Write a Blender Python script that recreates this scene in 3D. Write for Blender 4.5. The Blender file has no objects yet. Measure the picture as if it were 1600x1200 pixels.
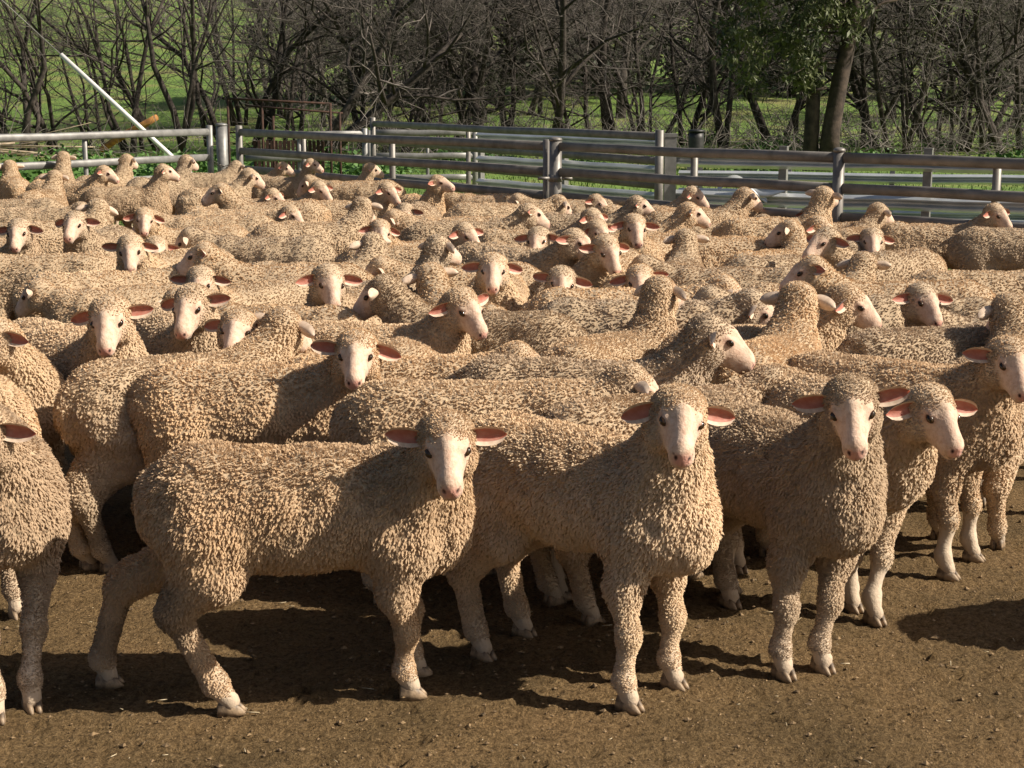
import bpy, math, random
import numpy as np
from mathutils import Vector, Matrix

SC = bpy.context.scene
COL = SC.collection
R = math.radians

# ------------------------------------------------------------------ camera, sky, sun, exposure
FPX, CAM_H, PITCH = 2400.0, 1.51, math.atan(455 / 2400)
cam = bpy.data.objects.new('camera', bpy.data.cameras.new('camera'))
cam.data.sensor_width = 36.0
cam.data.lens = 36.0 * FPX / 1600.0
cam.data.clip_start = 0.05
cam.data.clip_end = 2000
cam.location = (0, 0, CAM_H)
cam.rotation_euler = (math.pi / 2 - PITCH, 0, 0)
COL.objects.link(cam)
SC.camera = cam

SUN_EL = R(37)
SUN_AZ = Vector((0.975, -0.22, 0)).normalized()          # horizontal direction towards the sun
world = bpy.data.worlds.new('World')
SC.world = world
world.use_nodes = True
wn = world.node_tree
sky = wn.nodes.new('ShaderNodeTexSky')
sky.sky_type = 'NISHITA'
sky.sun_disc = False
sky.dust_density = 3.0
sky.ozone_density = 0.4
sky.sun_elevation = SUN_EL
sky.sun_rotation = math.atan2(SUN_AZ.x, SUN_AZ.y)
wn.links.new(sky.outputs[0], wn.nodes['Background'].inputs[0])
wn.nodes['Background'].inputs[1].default_value = 0.05
sun = bpy.data.objects.new('sun', bpy.data.lights.new('sun', 'SUN'))
sun.data.energy = 5.0
sun.data.angle = R(0.53)
sun.data.color = (1.0, 0.91, 0.77)
sd = Vector((SUN_AZ.x * math.cos(SUN_EL), SUN_AZ.y * math.cos(SUN_EL), math.sin(SUN_EL)))
sun.rotation_euler = sd.to_track_quat('Z', 'Y').to_euler()
sun.location = sd * 30
COL.objects.link(sun)
SC.view_settings.view_transform = 'Standard'
SC.view_settings.look = 'None'
SC.view_settings.exposure = 0.52
SC.view_settings.gamma = 1.0
SC.view_settings.use_curve_mapping = False
SC.cycles.max_bounces = 6
SC.cycles.transparent_max_bounces = 6


def ray(px, py):
    cx, cy = (px - 800) / FPX, (600 - py) / FPX
    c, s = math.cos(PITCH), math.sin(PITCH)
    return np.array([cx, c + s * cy, -s + c * cy])


def at_z(px, py, z=0.0):
    d = ray(px, py)
    t = (z - CAM_H) / d[2]
    return np.array([d[0] * t, d[1] * t, z])


def at_depth(px, py, Y):
    d = ray(px, py)
    t = Y / d[1]
    return np.array([d[0] * t, Y, CAM_H + d[2] * t])


# ------------------------------------------------------------------ mesh helpers
def new_mesh(name, verts, faces, mats=(), midx=None, smooth=True, attrs=None):
    """faces: one (n,k) int array or a list of such arrays with different k"""
    verts = np.asarray(verts, np.float32)
    if not isinstance(faces, list):
        faces = [faces]
    faces = [np.asarray(f, np.int32) for f in faces if len(f)]
    me = bpy.data.meshes.new(name)
    me.vertices.add(len(verts))
    me.vertices.foreach_set('co', verts.ravel())
    loops = np.concatenate([f.ravel() for f in faces])
    sizes = np.concatenate([np.full(len(f), f.shape[1], np.int32) for f in faces])
    starts = np.concatenate([[0], np.cumsum(sizes)[:-1]]).astype(np.int32)
    me.loops.add(len(loops))
    me.loops.foreach_set('vertex_index', loops)
    me.polygons.add(len(sizes))
    me.polygons.foreach_set('loop_start', starts)
    me.polygons.foreach_set('loop_total', sizes)
    if midx is not None:
        me.polygons.foreach_set('material_index', np.asarray(midx, np.int32))
    me.polygons.foreach_set('use_smooth', np.full(len(sizes), smooth, bool))
    for m in mats:
        me.materials.append(m)
    for k, v in (attrs or {}).items():
        v = np.asarray(v, np.float32)
        if v.ndim == 1:
            a = me.attributes.new(k, 'FLOAT', 'POINT')
            a.data.foreach_set('value', v)
        else:
            a = me.attributes.new(k, 'FLOAT_COLOR', 'POINT')
            if v.shape[1] == 3:
                v = np.concatenate([v, np.ones((len(v), 1), np.float32)], 1)
            a.data.foreach_set('color', v.ravel())
    me.update(calc_edges=True)
    me.validate()
    return me


def link(name, me, parent=None, loc=None, kind=None, label=None, cat=None, group=None):
    o = bpy.data.objects.new(name, me)
    COL.objects.link(o)
    if parent is not None:
        o.parent = parent
    if loc is not None:
        o.location = loc
    if kind:
        o['kind'] = kind
    if label:
        o['label'] = label
    if cat:
        o['category'] = cat
    if group:
        o['group'] = group
    return o


class MB:
    """collects simple shapes for one mesh"""
    def __init__(self):
        self.v, self.q, self.t, self.n = [], [], [], 0

    def add(self, v, q=None, t=None):
        v = np.asarray(v, float)
        if q is not None and len(q):
            self.q.append(np.asarray(q) + self.n)
        if t is not None and len(t):
            self.t.append(np.asarray(t) + self.n)
        self.v.append(v)
        self.n += len(v)

    def tube(self, pts, radii, sides=8, flat=1.0, cap=True, up=(0, 0, 1)):
        """swept tube; flat scales the radius along the side axis, up orients the section"""
        pts = np.asarray(pts, float)
        radii = np.broadcast_to(np.asarray(radii, float), (len(pts),))
        tan = np.gradient(pts, axis=0)
        tan /= np.linalg.norm(tan, axis=1)[:, None] + 1e-12
        upv = np.asarray(up, float)
        if abs(tan[0] @ upv) > 0.95:
            upv = np.array([1.0, 0, 0])
        ring = []
        for p, t, r in zip(pts, tan, radii):
            s = np.cross(t, upv); s /= np.linalg.norm(s) + 1e-12
            u = np.cross(s, t)
            a = np.arange(sides) / sides * 2 * np.pi
            ring.append(p + r * (np.cos(a)[:, None] * s * flat + np.sin(a)[:, None] * u))
        v = np.concatenate(ring)
        n = len(pts)
        i = np.arange(sides); j = (i + 1) % sides
        q = np.concatenate([np.stack([k * sides + i, k * sides + j, (k + 1) * sides + j, (k + 1) * sides + i], 1) for k in range(n - 1)])
        t = None
        if cap:
            v = np.concatenate([v, pts[:1], pts[-1:]])
            t = np.concatenate([np.stack([np.full(sides, n * sides), j, i], 1), np.stack([np.full(sides, n * sides + 1), (n - 1) * sides + i, (n - 1) * sides + j], 1)])
        self.add(v, q, t)

    def box(self, c, size, rz=0.0):
        c = np.asarray(c, float); h = np.asarray(size, float) / 2
        s = np.array([[x, y, z] for x in (-1, 1) for y in (-1, 1) for z in (-1, 1)], float) * h
        ca, sa = math.cos(rz), math.sin(rz)
        s = np.stack([s[:, 0] * ca - s[:, 1] * sa, s[:, 0] * sa + s[:, 1] * ca, s[:, 2]], 1)
        self.add(s + c, [[0, 1, 3, 2], [4, 6, 7, 5], [0, 4, 5, 1], [2, 3, 7, 6], [0, 2, 6, 4], [1, 5, 7, 3]])

    def mesh(self, name, mats, smooth=True, attrs=None):
        f = []
        if self.q:
            f.append(np.concatenate(self.q))
        if self.t:
            f.append(np.concatenate(self.t))
        return new_mesh(name, np.concatenate(self.v), f, mats, smooth=smooth, attrs=attrs)


def noise3(p, seed=0, scale=1.0):
    """cheap smooth pseudo-noise in [-1,1] from rotated sines"""
    rs = np.random.RandomState(seed)
    out = np.zeros(len(p))
    for k in range(5):
        d = rs.normal(size=(2, 3)) * scale
        ph = rs.rand(2) * 6.28
        out += np.sin(p @ d[0] + ph[0] + 1.3 * np.sin(p @ d[1] + ph[1]))
    return out / 5


# ------------------------------------------------------------------ materials
def mat(name):
    m = bpy.data.materials.new(name)
    m.use_nodes = True
    return m, m.node_tree, m.node_tree.nodes['Principled BSDF']


def nd(nt, kind, **kw):
    n = nt.nodes.new(kind)
    for k, v in kw.items():
        if hasattr(n, k):
            setattr(n, k, v)
        else:
            n.inputs[k.replace('_', ' ')].default_value = v
    return n


def ramp(nt, fac, stops):
    r = nt.nodes.new('ShaderNodeValToRGB')
    els = r.color_ramp.elements
    while len(els) < len(stops):
        els.new(0.5)
    for e, (p, c) in zip(els, stops):
        e.position = p
        e.color = (*c, 1)
    nt.links.new(fac, r.inputs[0])
    return r.outputs[0]


def mixc(nt, a, b, fac, mode='MIX'):
    m = nt.nodes.new('ShaderNodeMix')
    m.data_type = 'RGBA'
    m.blend_type = mode
    for s, i in ((a, 6), (b, 7)):
        if isinstance(s, tuple):
            m.inputs[i].default_value = (*s, 1)
        else:
            nt.links.new(s, m.inputs[i])
    if isinstance(fac, (int, float)):
        m.inputs[0].default_value = fac
    else:
        nt.links.new(fac, m.inputs[0])
    return m.outputs[2]


def noise_node(nt, scale, detail=3, rough=0.55, coord='Object'):
    tc = nt.nodes.new('ShaderNodeTexCoord')
    n = nd(nt, 'ShaderNodeTexNoise', Scale=scale, Detail=detail, Roughness=rough)
    nt.links.new(tc.outputs[coord], n.inputs['Vector'])
    return n


def bump(nt, bsdf, height, strength, dist):
    b = nd(nt, 'ShaderNodeBump', Strength=strength, Distance=dist)
    nt.links.new(height, b.inputs['Height'])
    nt.links.new(b.outputs[0], bsdf.inputs['Normal'])


def simple_mat(name, c0, c1, scale=20, rough=0.7, metallic=0.0, bump_s=0.0, bump_d=0.005, detail=4, coord='Object', lo=.35, hi=.65):
    m, nt, b = mat(name)
    n = noise_node(nt, scale, detail, coord=coord)
    c = ramp(nt, n.outputs[0], [(lo, c0), (hi, c1)])
    nt.links.new(c, b.inputs['Base Color'])
    b.inputs['Roughness'].default_value = rough
    b.inputs['Metallic'].default_value = metallic
    if bump_s:
        bump(nt, b, n.outputs[0], bump_s, bump_d)
    return m


M = {}
# body: colour comes from the hide (wool, bare face, pink nose ...) stored per vertex
m, nt, b = mat('sheep_hide')
a = nd(nt, 'ShaderNodeAttribute', attribute_name='hide')
n = noise_node(nt, 140, 3)
oi = nt.nodes.new('ShaderNodeObjectInfo')
c = mixc(nt, a.outputs[0], ramp(nt, n.outputs[0], [(.3, (.66, .63, .58)), (.7, (1, 1, 1))]), 0.22, 'MULTIPLY')
fx, fy, fz, fw_ = [nd(nt, 'ShaderNodeAttribute', attribute_name=k).outputs['Fac'] for k in ('face_x', 'face_y', 'face_z', 'facew')]
cmb = nd(nt, 'ShaderNodeCombineXYZ')
for k, o_ in enumerate((fx, fy, fz)):
    nt.links.new(o_, cmb.inputs[k])


def face_spot(col, centre, radii, lo, hi, amt, colour):
    """soft ellipsoid marking on the face, in head coordinates"""
    v1 = nd(nt, 'ShaderNodeVectorMath', operation='SUBTRACT'); v1.inputs[1].default_value = centre
    nt.links.new(cmb.outputs[0], v1.inputs[0])
    v2 = nd(nt, 'ShaderNodeVectorMath', operation='DIVIDE'); v2.inputs[1].default_value = radii
    nt.links.new(v1.outputs[0], v2.inputs[0])
    v3 = nd(nt, 'ShaderNodeVectorMath', operation='LENGTH'); nt.links.new(v2.outputs[0], v3.inputs[0])
    mr = nd(nt, 'ShaderNodeMapRange'); mr.inputs[1].default_value = lo; mr.inputs[2].default_value = hi
    mr.inputs[3].default_value = amt; mr.inputs[4].default_value = 0
    nt.links.new(v3.outputs['Value'], mr.inputs[0])
    mu = nd(nt, 'ShaderNodeMath', operation='MULTIPLY'); nt.links.new(mr.outputs[0], mu.inputs[0]); nt.links.new(fw_, mu.inputs[1])
    return mixc(nt, col, colour, mu.outputs[0])


n4 = noise_node(nt, 48, 5, .7)
mu4 = nd(nt, 'ShaderNodeMath', operation='MULTIPLY'); mu4.inputs[1].default_value = .8
nt.links.new(fw_, mu4.inputs[0])
c = mixc(nt, c, ramp(nt, n4.outputs[0], [(.32, (.66, .50, .40)), (.50, (.97, .90, .84)), (.62, (1.08, 1.06, 1.04))]), mu4.outputs[0], 'MULTIPLY')
c = face_spot(c, (.06, 0, .0), (.07, .05, .05), .2, 1.2, .30, (.80, .52, .42))          # pinkish bridge
c = face_spot(c, (.140, 0, -.024), (.024, .030, .021), .55, 1.25, .88, (.62, .30, .235))   # nose pad
c = face_spot(c, (.135, 0, -.054), (.035, .036, .0040), .5, 1.3, .75, (.26, .11, .085))    # mouth
c = face_spot(c, (.146, 0, -.040), (.014, .0022, .014), .5, 1.2, .8, (.24, .09, .07))     # split lip
c = face_spot(c, (.140, .0185, -.019), (.016, .0062, .0085), .6, 1.2, 1.0, (.035, .012, .01))   # nostril
c = face_spot(c, (.134, .026, -.012), (.012, .0050, .0050), .5, 1.2, .9, (.06, .02, .016))
c = face_spot(c, (.018, .056, .0), (.026, .030, .017), .55, 1.3, .65, (.46, .27, .21))       # eye surround
c = face_spot(c, (.018, .056, .0), (.0175, .022, .0115), .75, 1.1, .95, (.05, .028, .02))   # dark lid rim
nt.links.new(c, b.inputs['Base Color'])
b.inputs['Roughness'].default_value = 0.8
b.inputs['Specular IOR Level'].default_value = 0.25
b.inputs['Sheen Weight'].default_value = 0.15
bump(nt, b, n.outputs[0], 0.55, 0.004)
M['hide'] = m
# fleece locks
m, nt, b = mat('fleece_wool')
a = nd(nt, 'ShaderNodeAttribute', attribute_name='lock')
oi = nt.nodes.new('ShaderNodeObjectInfo')
tint = ramp(nt, oi.outputs['Random'], [(0.0, (1.10, 1.0, .85)), (.2, (.76, .74, .72)), (.45, (1.14, 1.09, 1.0)), (.7, (.98, .88, .75)), (1.0, (.68, .68, .70))])
c = mixc(nt, a.outputs[0], tint, 1.0, 'MULTIPLY')
n = noise_node(nt, 260, 2)
c = mixc(nt, c, ramp(nt, n.outputs[0], [(.3, (.80, .78, .74)), (.65, (1.06, 1.05, 1.03))]), 0.6, 'MULTIPLY')
nt.links.new(c, b.inputs['Base Color'])
b.inputs['Roughness'].default_value = 0.85
b.inputs['Specular IOR Level'].default_value = 0.2
b.inputs['Sheen Weight'].default_value = 0.05
b.inputs['Sheen Roughness'].default_value = 0.5
bump(nt, b, n.outputs[0], 0.4, 0.003)
tr = nd(nt, 'ShaderNodeBsdfTranslucent')
nt.links.new(c, tr.inputs['Color'])
ms = nd(nt, 'ShaderNodeMixShader')
ms.inputs[0].default_value = 0.30
nt.links.new(b.outputs[0], ms.inputs[1]); nt.links.new(tr.outputs[0], ms.inputs[2])
nt.links.new(ms.outputs[0], nt.nodes['Material Output'].inputs[0])
M['fleece'] = m
m, nt, b = mat('ear_skin')
n = noise_node(nt, 60, 3)
nt.links.new(ramp(nt, n.outputs[0], [(.3, (.50, .37, .27)), (.7, (.68, .53, .41))]), b.inputs['Base Color'])
b.inputs['Roughness'].default_value = 0.7
M['ear_out'] = m
m, nt, b = mat('ear_inside')
n = noise_node(nt, 45, 3)
nt.links.new(ramp(nt, n.outputs[0], [(.3, (.46, .17, .115)), (.7, (.68, .38, .29))]), b.inputs['Base Color'])
b.inputs['Roughness'].default_value = 0.6
tr = nd(nt, 'ShaderNodeBsdfTranslucent')
tr.inputs['Color'].default_value = (.85, .20, .09, 1)
ms = nd(nt, 'ShaderNodeMixShader')
ms.inputs[0].default_value = 0.42
nt.links.new(b.outputs[0], ms.inputs[1]); nt.links.new(tr.outputs[0], ms.inputs[2])
nt.links.new(ms.outputs[0], nt.nodes['Material Output'].inputs[0])
M['ear_in'] = m
m, nt, b = mat('sheep_eye')
a = nd(nt, 'ShaderNodeAttribute', attribute_name='iris')
nt.links.new(ramp(nt, a.outputs['Fac'], [(.0, (.006, .004, .003)), (.35, (.010, .006, .004)), (.5, (.05, .026, .010)), (.8, (.035, .018, .009)), (1, (.10, .07, .05))]), b.inputs['Base Color'])
b.inputs['Roughness'].default_value = 0.08
M['eye'] = m
M['horn'] = simple_mat('hoof_horn', (.09, .062, .04), (.36, .255, .16), 40, 0.55, bump_s=.3)


# ------------------------------------------------------------------ sheep builder
def rotz(a):
    c, s = math.cos(a), math.sin(a)
    return np.array([[c, -s, 0], [s, c, 0], [0, 0, 1.0]])


def roty(a):
    c, s = math.cos(a), math.sin(a)
    return np.array([[c, 0, s], [0, 1, 0], [-s, 0, c]])


def rotx(a):
    c, s = math.cos(a), math.sin(a)
    return np.array([[1, 0, 0], [0, c, -s], [0, s, c]])


def d_cone(P, p):
    a, b, ra, rb = p['a'], p['b'], p['ra'], p['rb']
    ab = b - a
    h = np.clip(((P - a) @ ab) / (ab @ ab), 0, 1)
    return np.linalg.norm(P - a - h[..., None] * ab, axis=-1) - (ra + (rb - ra) * h)


def d_ell(P, p):
    q = (P - p['c']) @ p['R']
    r = p['r']
    k0 = np.linalg.norm(q / r, axis=-1)
    k1 = np.linalg.norm(q / (r * r), axis=-1) + 1e-9
    return k0 * (k0 - 1) / k1


def smin(a, b, k):
    h = np.maximum(k - np.abs(a - b), 0) / k
    return np.minimum(a, b) - h * h * k * 0.25


def cone(a, b, ra, rb, tag, k=.04):
    a, b = np.array(a, float), np.array(b, float)
    m = max(ra, rb)
    return dict(f=d_cone, a=a, b=b, ra=ra, rb=rb, tag=tag, k=k, lo=np.minimum(a, b) - m, hi=np.maximum(a, b) + m)


def ell(c, r, tag, k=.03, Rm=None):
    c, r = np.array(c, float), np.array(r, float)
    return dict(f=d_ell, c=c, r=r, R=np.eye(3) if Rm is None else Rm, tag=tag, k=k, lo=c - r.max(), hi=c + r.max())


def surface_nets(prims, h):
    lo = np.min([p['lo'] for p in prims], 0) - 3 * h
    hi = np.max([p['hi'] for p in prims], 0) + 3 * h
    n = np.ceil((hi - lo) / h).astype(int) + 1
    D = np.full(n, 1.0, np.float32)
    ax = [lo[i] + np.arange(n[i]) * h for i in range(3)]
    for p in prims:
        mg = p['k'] + 3 * h
        i0 = np.maximum(((p['lo'] - mg - lo) / h).astype(int), 0)
        i1 = np.minimum(((p['hi'] + mg - lo) / h).astype(int) + 2, n)
        sl = tuple(slice(i0[k], i1[k]) for k in range(3))
        P = np.stack(np.meshgrid(*[ax[k][sl[k]] for k in range(3)], indexing='ij'), -1)
        d = p['f'](P, p)
        if p['tag'] == 'cut':
            D[sl] = -smin(-D[sl], d, p['k'])
        else:
            D[sl] = smin(D[sl], d, p['k'])
    ins = D < 0
    # cells
    c = sum(ins[i:n[0] - 1 + i, j:n[1] - 1 + j, k:n[2] - 1 + k].astype(np.int8) for i in (0, 1) for j in (0, 1) for k in (0, 1))
    act = (c > 0) & (c < 8)
    idx = np.full(act.shape, -1, np.int32)
    cells = np.argwhere(act)
    idx[act] = np.arange(len(cells))
    acc = np.zeros((len(cells), 3)); cnt = np.zeros(len(cells))
    for axis in range(3):
        o1, o2 = [k for k in range(3) if k != axis]
        for u in (0, 1):
            for v in (0, 1):
                s = np.zeros(3, int); s[o1] = u; s[o2] = v
                e = s.copy(); e[axis] = 1
                A = cells + s; B = cells + e
                da = D[tuple(A.T)]; db = D[tuple(B.T)]
                mk = (da < 0) != (db < 0)
                t = np.where(mk, da / np.where(mk, da - db, 1), 0)
                pos = s[None] + np.eye(3)[axis] * t[:, None]
                acc += pos * mk[:, None]; cnt += mk
    V = lo + h * (cells + acc / cnt[:, None])
    quads = []
    for axis in range(3):
        o1, o2 = [(1, 2), (2, 0), (0, 1)][axis]
        sl0 = [slice(1, n[k] - 1) for k in range(3)]
        sl1 = list(sl0)
        sl0[axis] = slice(0, n[axis] - 1); sl1[axis] = slice(1, n[axis])
        a_, b_ = ins[tuple(sl0)], ins[tuple(sl1)]
        E = np.argwhere(a_ != b_)
        flip = b_[tuple(E.T)]
        base = E + np.array([0 if k == axis else 1 for k in range(3)])
        def cell(du, dv):
            q = base.copy(); q[:, o1] -= du; q[:, o2] -= dv
            return idx[tuple(q.T)]
        Q = np.stack([cell(1, 1), cell(0, 1), cell(0, 0), cell(1, 0)], 1)
        Q[flip] = Q[flip][:, ::-1]
        quads.append(Q)
    return V, np.concatenate(quads)


def head_frame(yaw, pitch, roll=0.0):
    return rotz(yaw) @ roty(-pitch) @ rotx(roll)      # columns: forward, left, up


POSES = {   # head height, head pitch, neck length
    'high': (.80, R(-22), .31),
    'up':   (.735, R(-35), .29),
    'mid':  (.705, R(-40), .29),
    'low':  (.625, R(-46), .29),
    'prof': (.75, R(-27), .28),
}
STANCE = [(.235, .10), (.235, -.10), (-.30, .105), (-.30, -.105)]     # FL FR HL HR


def build_sheep(yaw=0.0, pose='up', lod=1, feet=None, hocks=None, seed=0, pitch=None, roll=0.0, fat=1.0, hz=None):
    """returns dict of meshes + placements for one sheep, forward = +X, feet on z = 0"""
    rs = np.random.RandomState(seed + 11)
    hz0, hp, nl = POSES[pose]
    hz = hz0 if hz is None else hz
    hp = (hp + R(rs.uniform(-7, 7))) if pitch is None else pitch
    roll = roll if roll else R(rs.uniform(-9, 9))
    feet = STANCE if feet is None else feet
    j = lambda s: rs.uniform(-s, s)
    nb = np.array([.235, 0, .525])
    el = math.asin(max(-.75, min(.95, (hz - nb[2]) / nl)))
    nyaw = max(-1.3, min(1.3, yaw * .78))
    H = nb + nl * np.array([math.cos(el) * math.cos(nyaw), math.cos(el) * math.sin(nyaw), math.sin(el)])
    HF = head_frame(yaw, hp, roll)
    h = lambda x, y, z: H + HF @ np.array([x, y, z])
    P = []
    f = fat
    # trunk
    P += [cone((-.25, 0, .512), (.17, 0, .508), .140 * f, .136 * f, 'wool', .05),
          ell((-.05, 0, .492), (.29, .160 * f, .140 * f), 'wool', .06),
          ell((-.28, 0, .508), (.135, .136 * f, .142 * f), 'wool', .06),
          ell((.235, 0, .500), (.130, .124 * f, .146 * f), 'wool', .06),
          ell((.295, 0, .450), (.092, .090 * f, .108), 'wool', .06),
          ell((-.405, 0, .515), (.030, .033, .075), 'wool', .05)]
    # neck
    mid = (nb + h(-.06, 0, -.06)) / 2 + np.array([.0, 0, -.02])
    P += [cone(nb + np.array([-.04, 0, -.05]), mid, .116, .080, 'wool', .07),
          cone(mid, h(-.055, 0, -.050), .080, .064, 'wool', .05)]
    # head wool
    PH = []
    PH += [ell(h(-.066, 0, -.010), (.052, .070, .056), 'cap', .03, HF),
          ell(h(-.032, 0, .014), (.036, .047, .030), 'cap', .02, HF),
          ell(h(-.020, .044, -.070), (.050, .036, .046), 'cap', .03, HF),
          ell(h(-.020, -.044, -.070), (.050, .036, .046), 'cap', .03, HF)]
    # face
    PH += [cone(h(-.004, 0, -.022), h(.098, 0, -.034), .055, .031, 'skin', .018),
          cone(h(-.005, 0, -.062), h(.092, 0, -.052), .042, .020, 'skin', .02),
          ell(h(.114, 0, -.026), (.029, .0325, .026), 'skin', .018, HF),
          ell(h(.116, 0, -.044), (.026, .028, .017), 'skin', .010, HF),
          ell(h(.104, 0, -.062), (.026, .022, .012), 'skin', .008, HF),
          cone(h(.010, 0, .026), h(.098, 0, -.002), .018, .015, 'skin', .03),
          ell(h(.008, .047, .010), (.024, .012, .007), 'skin', .014, HF),
          ell(h(.008, -.047, .010), (.024, .012, .007), 'skin', .014, HF)]
    if lod <= 1:
        for s in (1, -1):
            PH.append(dict(ell(h(.137, s * .019, -.020), (.010, .0055, .0105), 'cut', .004, HF @ rotx(s * .6))))
            PH.append(dict(ell(h(.019, s * .064, .002), (.014, .013, .0085), 'cut', .006, HF)))
        PH.append(dict(ell(h(.142, 0, -.036), (.006, .0022, .014), 'cut', .003, HF)))
        PH.append(dict(ell(h(.132, 0, -.054), (.032, .036, .0028), 'cut', .004, HF @ roty(.10))))
    HS = .89
    for p in PH:
        if 'c' in p:
            p['c'] = H + (p['c'] - H) * HS; p['r'] = p['r'] * HS
            p['lo'], p['hi'] = p['c'] - p['r'].max(), p['c'] + p['r'].max()
        else:
            p['a'], p['b'] = H + (p['a'] - H) * HS, H + (p['b'] - H) * HS
            p['ra'], p['rb'] = p['ra'] * HS, p['rb'] * HS
            mx = max(p['ra'], p['rb']); p['lo'], p['hi'] = np.minimum(p['a'], p['b']) - mx, np.maximum(p['a'], p['b']) + mx
    P += PH
    # legs
    hoofs = []
    for i, (fx, fy) in enumerate(feet):
        s = 1 if i in (0, 2) else -1
        F = np.array([fx, fy, 0.0])
        if i < 2:
            S = np.array([.215, s * .085, .42]); E = np.array([.20 + .25 * (fx - .235), s * .095 + .3 * (fy - s * .1), .30])
            K = E * .42 + F * .58 + np.array([.008, 0, .065]); FT = F + np.array([-.010, 0, .075])
            P += [cone(S, E, .066, .042, 'wool', .05), cone(E, K, .037, .026, 'leg', .04), cone(K, FT, .0235, .0205, 'shank', .02),
                  ell(K + np.array([.005, 0, -.01]), (.0235, .026, .036), 'leg2', .02),
                  ell(FT, (.0255, .0255, .031), 'shank', .02), cone(FT, F + np.array([.010, 0, .03]), .0225, .0235, 'shank', .015)]
        else:
            S = np.array([-.255, s * .085, .44]); E = np.array([-.20 + .2 * (fx + .30), s * .104, .36])
            if hocks is not None:
                E = E + np.array([-.05, 0, .005])
            HK = F + (np.array([-.065, 0, .235]) if hocks is None else np.array(hocks[i - 2]))
            FT = F + np.array([-.020, 0, .080]) if hocks is None else F + np.array([-.012, 0, .08]) + .12 * np.array([hocks[i - 2][0], 0, 0])
            P += [cone(S, E, .098, .058, 'wool', .05), cone(E, HK, .053, .033, 'leg', .05), cone(S, HK, .066, .030, 'wool', .05),
                  cone(HK, FT, .031, .026, 'leg', .02), ell(FT, (.028, .027, .032), 'shank', .02),
                  cone(FT, F + np.array([.010, 0, .03]), .024, .024, 'shank', .015)]
        hoofs.append((F[0], F[1]))
    vox = {0: .0088, 1: .0112, 2: .0145}[lod]
    V, Q = surface_nets(P, vox)
    # tag weights
    tags = ['wool', 'cap', 'leg', 'leg2', 'skin', 'shank']
    dt = {t: np.full(len(V), 9.0) for t in tags}
    for p in P:
        if p['tag'] != 'cut':
            dt[p['tag']] = np.minimum(dt[p['tag']], p['f'](V, p))
    W = np.stack([np.exp(-np.maximum(dt[t] + .03, 0) / .007) for t in tags], 1)
    W /= W.sum(1, keepdims=True) + 1e-12
    # normals
    tri = V[Q]
    fn = np.cross(tri[:, 2] - tri[:, 0], tri[:, 3] - tri[:, 1])
    N = np.zeros_like(V)
    for k in range(4):
        np.add.at(N, Q[:, k], fn)
    N /= np.linalg.norm(N, axis=1)[:, None] + 1e-12
    area = np.linalg.norm(fn, axis=1) * .5
    woolw = W[:, 0] + W[:, 1] + W[:, 2] + (1.0 if lod == 0 else .5) * W[:, 3] + (.95 * W[:, 5] * (V[:, 2] > .06) if lod == 0 else 0)
    V = V + N * ((.009 * noise3(V, seed + 3, 26) + .004 * noise3(V, seed + 4, 70)) * (W[:, 0] + .4 * W[:, 2]))[:, None]
    V = V + N * (.0025 * noise3(V, seed + 5, 120) * (W[:, 3] + W[:, 5]))[:, None]
    V[:, 2] = np.maximum(V[:, 2], .012)
    # hide colours
    L = (V - H) @ HF / HS
    wool_c = np.array([.60, .472, .345]); face_c = np.array([.68, .525, .415]); leg_c = np.array([.60, .48, .36])
    C = (W[:, [0]] + W[:, [1]] + W[:, [2]]) * wool_c + W[:, [3]] * np.array([.58, .455, .32]) + W[:, [4]] * face_c + W[:, [5]] * leg_c
    facew = np.clip(W[:, 4] * 1.6 - .2, 0, 1)
    # mud on feet and hocks, stained belly
    mud = np.clip((.07 - V[:, 2]) / .07, 0, 1) * .45
    C = C * (1 - mud[:, None]) + np.array([.22, .15, .09]) * mud[:, None]
    stain = np.clip((noise3(V, seed + 9, 9) - .15) * 2, 0, 1) * np.clip((-.16 - V[:, 0]) / .12, 0, 1) * np.clip((.42 - V[:, 2]) / .12, 0, 1)
    C = C * (1 - .55 * stain[:, None]) + np.array([.12, .09, .065]) * .55 * stain[:, None]
    under = (W[:, 0] + .7 * W[:, 1] + .8 * W[:, 2])[:, None]      # yellowish wool base, painted darker under the locks to match their shade
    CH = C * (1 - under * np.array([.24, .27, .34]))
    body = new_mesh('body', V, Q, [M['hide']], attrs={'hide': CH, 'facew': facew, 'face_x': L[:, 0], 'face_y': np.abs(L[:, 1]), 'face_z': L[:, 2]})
    # ---- fleece locks
    sp = {0: .0045, 1: .0062, 2: .0086}[lod]
    fw_ = woolw[Q].mean(1)
    capf = (W[:, 1])[Q].mean(1) + .75 * W[:, 2][Q].mean(1) + .9 * W[:, 3][Q].mean(1) + 1.35 * W[:, 5][Q].mean(1) + 1.2 * W[:, 4][Q].mean(1)
    dens = area * np.clip((fw_ - .30) * 2.2, 0, 1) * (1 + .6 * capf)
    cum = np.cumsum(dens)
    nl_ = int(cum[-1] / (sp * sp) * 1.35)
    pick = np.searchsorted(cum, (np.arange(nl_) + rs.rand(nl_)) / nl_ * cum[-1])
    pick = np.minimum(pick, len(Q) - 1)
    u, v = rs.rand(2, nl_, 1)
    q = V[Q[pick]]
    p = (q[:, 0] * (1 - u) + q[:, 1] * u) * (1 - v) + (q[:, 3] * (1 - u) + q[:, 2] * u) * v
    n = N[Q[pick]].mean(1); n /= np.linalg.norm(n, axis=1)[:, None] + 1e-12
    cf = capf[pick]

    def cells(pp, size):
        k_ = np.floor(pp / size).astype(np.int64)
        k_ = k_ + 4000
        return (k_[:, 0] * 10000 + k_[:, 1]) * 10000 + k_[:, 2]

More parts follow.
